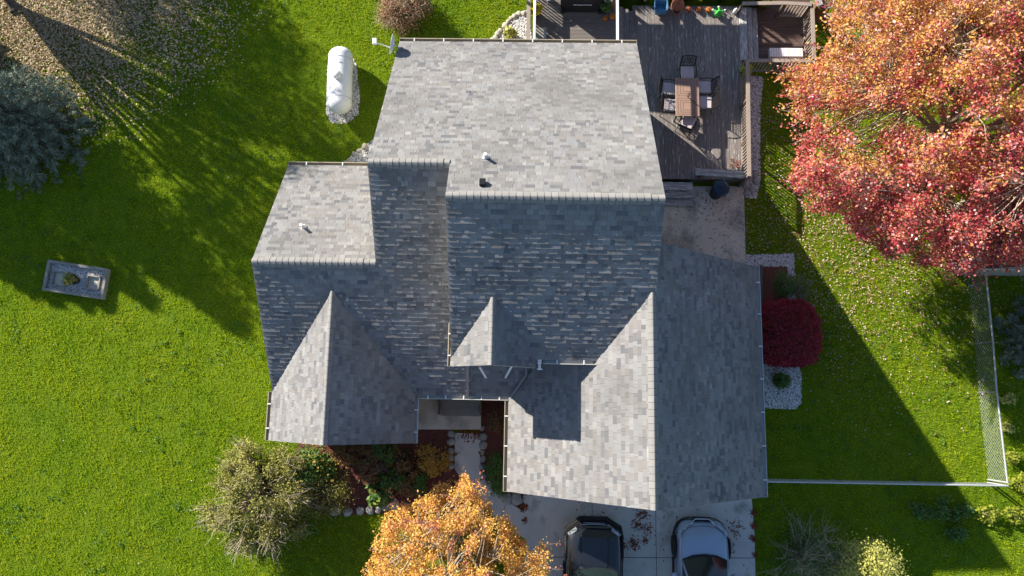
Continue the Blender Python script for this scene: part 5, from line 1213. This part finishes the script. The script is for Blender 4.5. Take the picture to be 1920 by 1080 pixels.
for s in (-1, 1): m.tube([CV(s*.955, -1.9, 1.06), CV(s*.965, -1.9, .5)], .006, 4).tube([CV(s*.955, -2.95, 1.07), CV(s*.965, -2.95, .5)], .006, 4)
m.build('door_seam', 'tyre', e)
# --- pale crossover
s0 = at(1314, 974, .6); C2 = Vector((s0.x, s0.y, .04))
st = [(0, .50, .52, .60, .28), (-.05, .66, .62, .69, .24), (-.16, .77, .70, .78, .22), (-.34, .84, .80, .88, .21), (-.6, .87, .88, .97, .21), (-.95, .88, .92, 1.03, .21), (-1.25, .88, .95, 1.06, .21), (-1.5, .88, .97, 1.03, .21), (-2.4, .88, 1.0, 1.03, .22), (-3.9, .88, 1.03, 1.06, .24), (-4.5, .86, 1.0, 1.04, .3), (-4.68, .7, .85, .92, .4)]
e = car('crossover_car', C2, 'pale silver blue crossover with black sills and chrome grille, parked right on the driveway', 'car', 1.84, st, 0, 'silver', 'trim')
CV = lambda x, y, z: C2+Vector((x, y, z))
cabin(e, C2, 'silver', (-1.28, -2.05, -3.8, -4.5), .77, .58, 1.02, 1.60)
m = MB()
def band(ys_, zlo, zhi, off):
    L_ = []
    for y_, x_ in ys_: L_.append([CV(x_*1.0, y_+off, zhi), CV(x_*1.02, y_+off*1.4, (zlo+zhi)/2), CV(x_*1.0, y_+off, zlo)])
    return grid(L_)
fr = [(-.62, -.925), (-.36, -.865), (-.17, -.75), (-.05, -.58), (.0, -.36), (.01, 0), (.0, .36), (-.05, .58), (-.17, .75), (-.36, .865), (-.62, .925)]
band(fr, .22, .56, .045).build('bumper', 'trim', e, smooth=True)
MB().box(CV(0, .0, .64), (.62, .10, .22), bev=.03).build('grille', 'trim', e)
MB().tube([CV(-.42, -.16, .80), CV(-.27, .02, .76), CV(-.2, .045, .77), CV(.2, .045, .77), CV(.27, .02, .76), CV(.42, -.16, .80)], .022, 8).build('grille_trim', 'chrome', e, smooth=True)
for s in (-1, 1):
    h_ = MB(); h_.add([CV(s*.44, -.13, .765), CV(s*.60, -.19, .79), CV(s*.80, -.36, .84), CV(s*.86, -.56, .885), CV(s*.78, -.46, .875), CV(s*.58, -.30, .835)], [(0, 1, 2, 3, 4, 5)] if s < 0 else [(5, 4, 3, 2, 1, 0)])
    for v_ in range(6): pass
    h_.v = [(a_, b_+.015, c_+.035) for a_, b_, c_ in h_.v]; h_.build('headlight', 'lamp', e)
    MB().tube([CV(s*.43, -.09, .80), CV(s*.62, -.16, .82), CV(s*.84, -.36, .87), CV(s*.895, -.6, .92)], .014, 6).build('headlight_trim', 'chrome', e)
    wheel(e, C2, s*.84, -.92, .36, .23, s); wheel(e, C2, s*.84, -3.6, .36, .23, s)
    pts = [CV(s*.93, -.92+.42*math.cos(t*math.pi/8), .38+.42*math.sin(t*math.pi/8)) for t in range(9)]
    MB().tube(pts, .035, 6).build('wheel_arch_trim', 'trim', e, smooth=True)
    MB().beam(CV(s*.94, -1.3, .36), CV(s*.94, -3.2, .36), .05, .20).build('sill', 'trim', e)
    MB().rock(CV(s*1.02, -1.74, 1.08), (.125, .08, .085), 5, .1).tube([CV(s*.85, -1.72, 1.03), CV(s*.95, -1.74, 1.06)], .02, 6).build('wing_mirror', 'silver', e, smooth=True)
MB().tube([CV(-.55, -1.22, 1.07), CV(.05, -1.12, 1.10)], .010, 5).tube([CV(.05, -1.20, 1.09), CV(.55, -1.26, 1.06)], .010, 5).build('wiper', 'trim', e)
grid([[CV(-.76, -1.24, 1.0), CV(-.4, -1.09, 1.065), CV(0, -1.05, 1.08), CV(.4, -1.09, 1.065), CV(.76, -1.24, 1.0)], [CV(-.78, -1.32, 1.025), CV(-.4, -1.17, 1.07), CV(0, -1.13, 1.085), CV(.4, -1.17, 1.07), CV(.78, -1.32, 1.025)]]).build('cowl', 'trim', e)

m = MB()
for s in (-1, 1): m.tube([CV(s*.70, -.34, .885), CV(s*.755, -.7, .965), CV(s*.775, -1.0, 1.0), CV(s*.78, -1.22, 1.01)], .006, 4)
m.tube([CV(-.70, -.34, .885), CV(-.45, -.22, .83), CV(0, -.17, .81), CV(.45, -.22, .83), CV(.70, -.34, .885)], .007, 4)
m.build('hood_seam', 'trim', e)
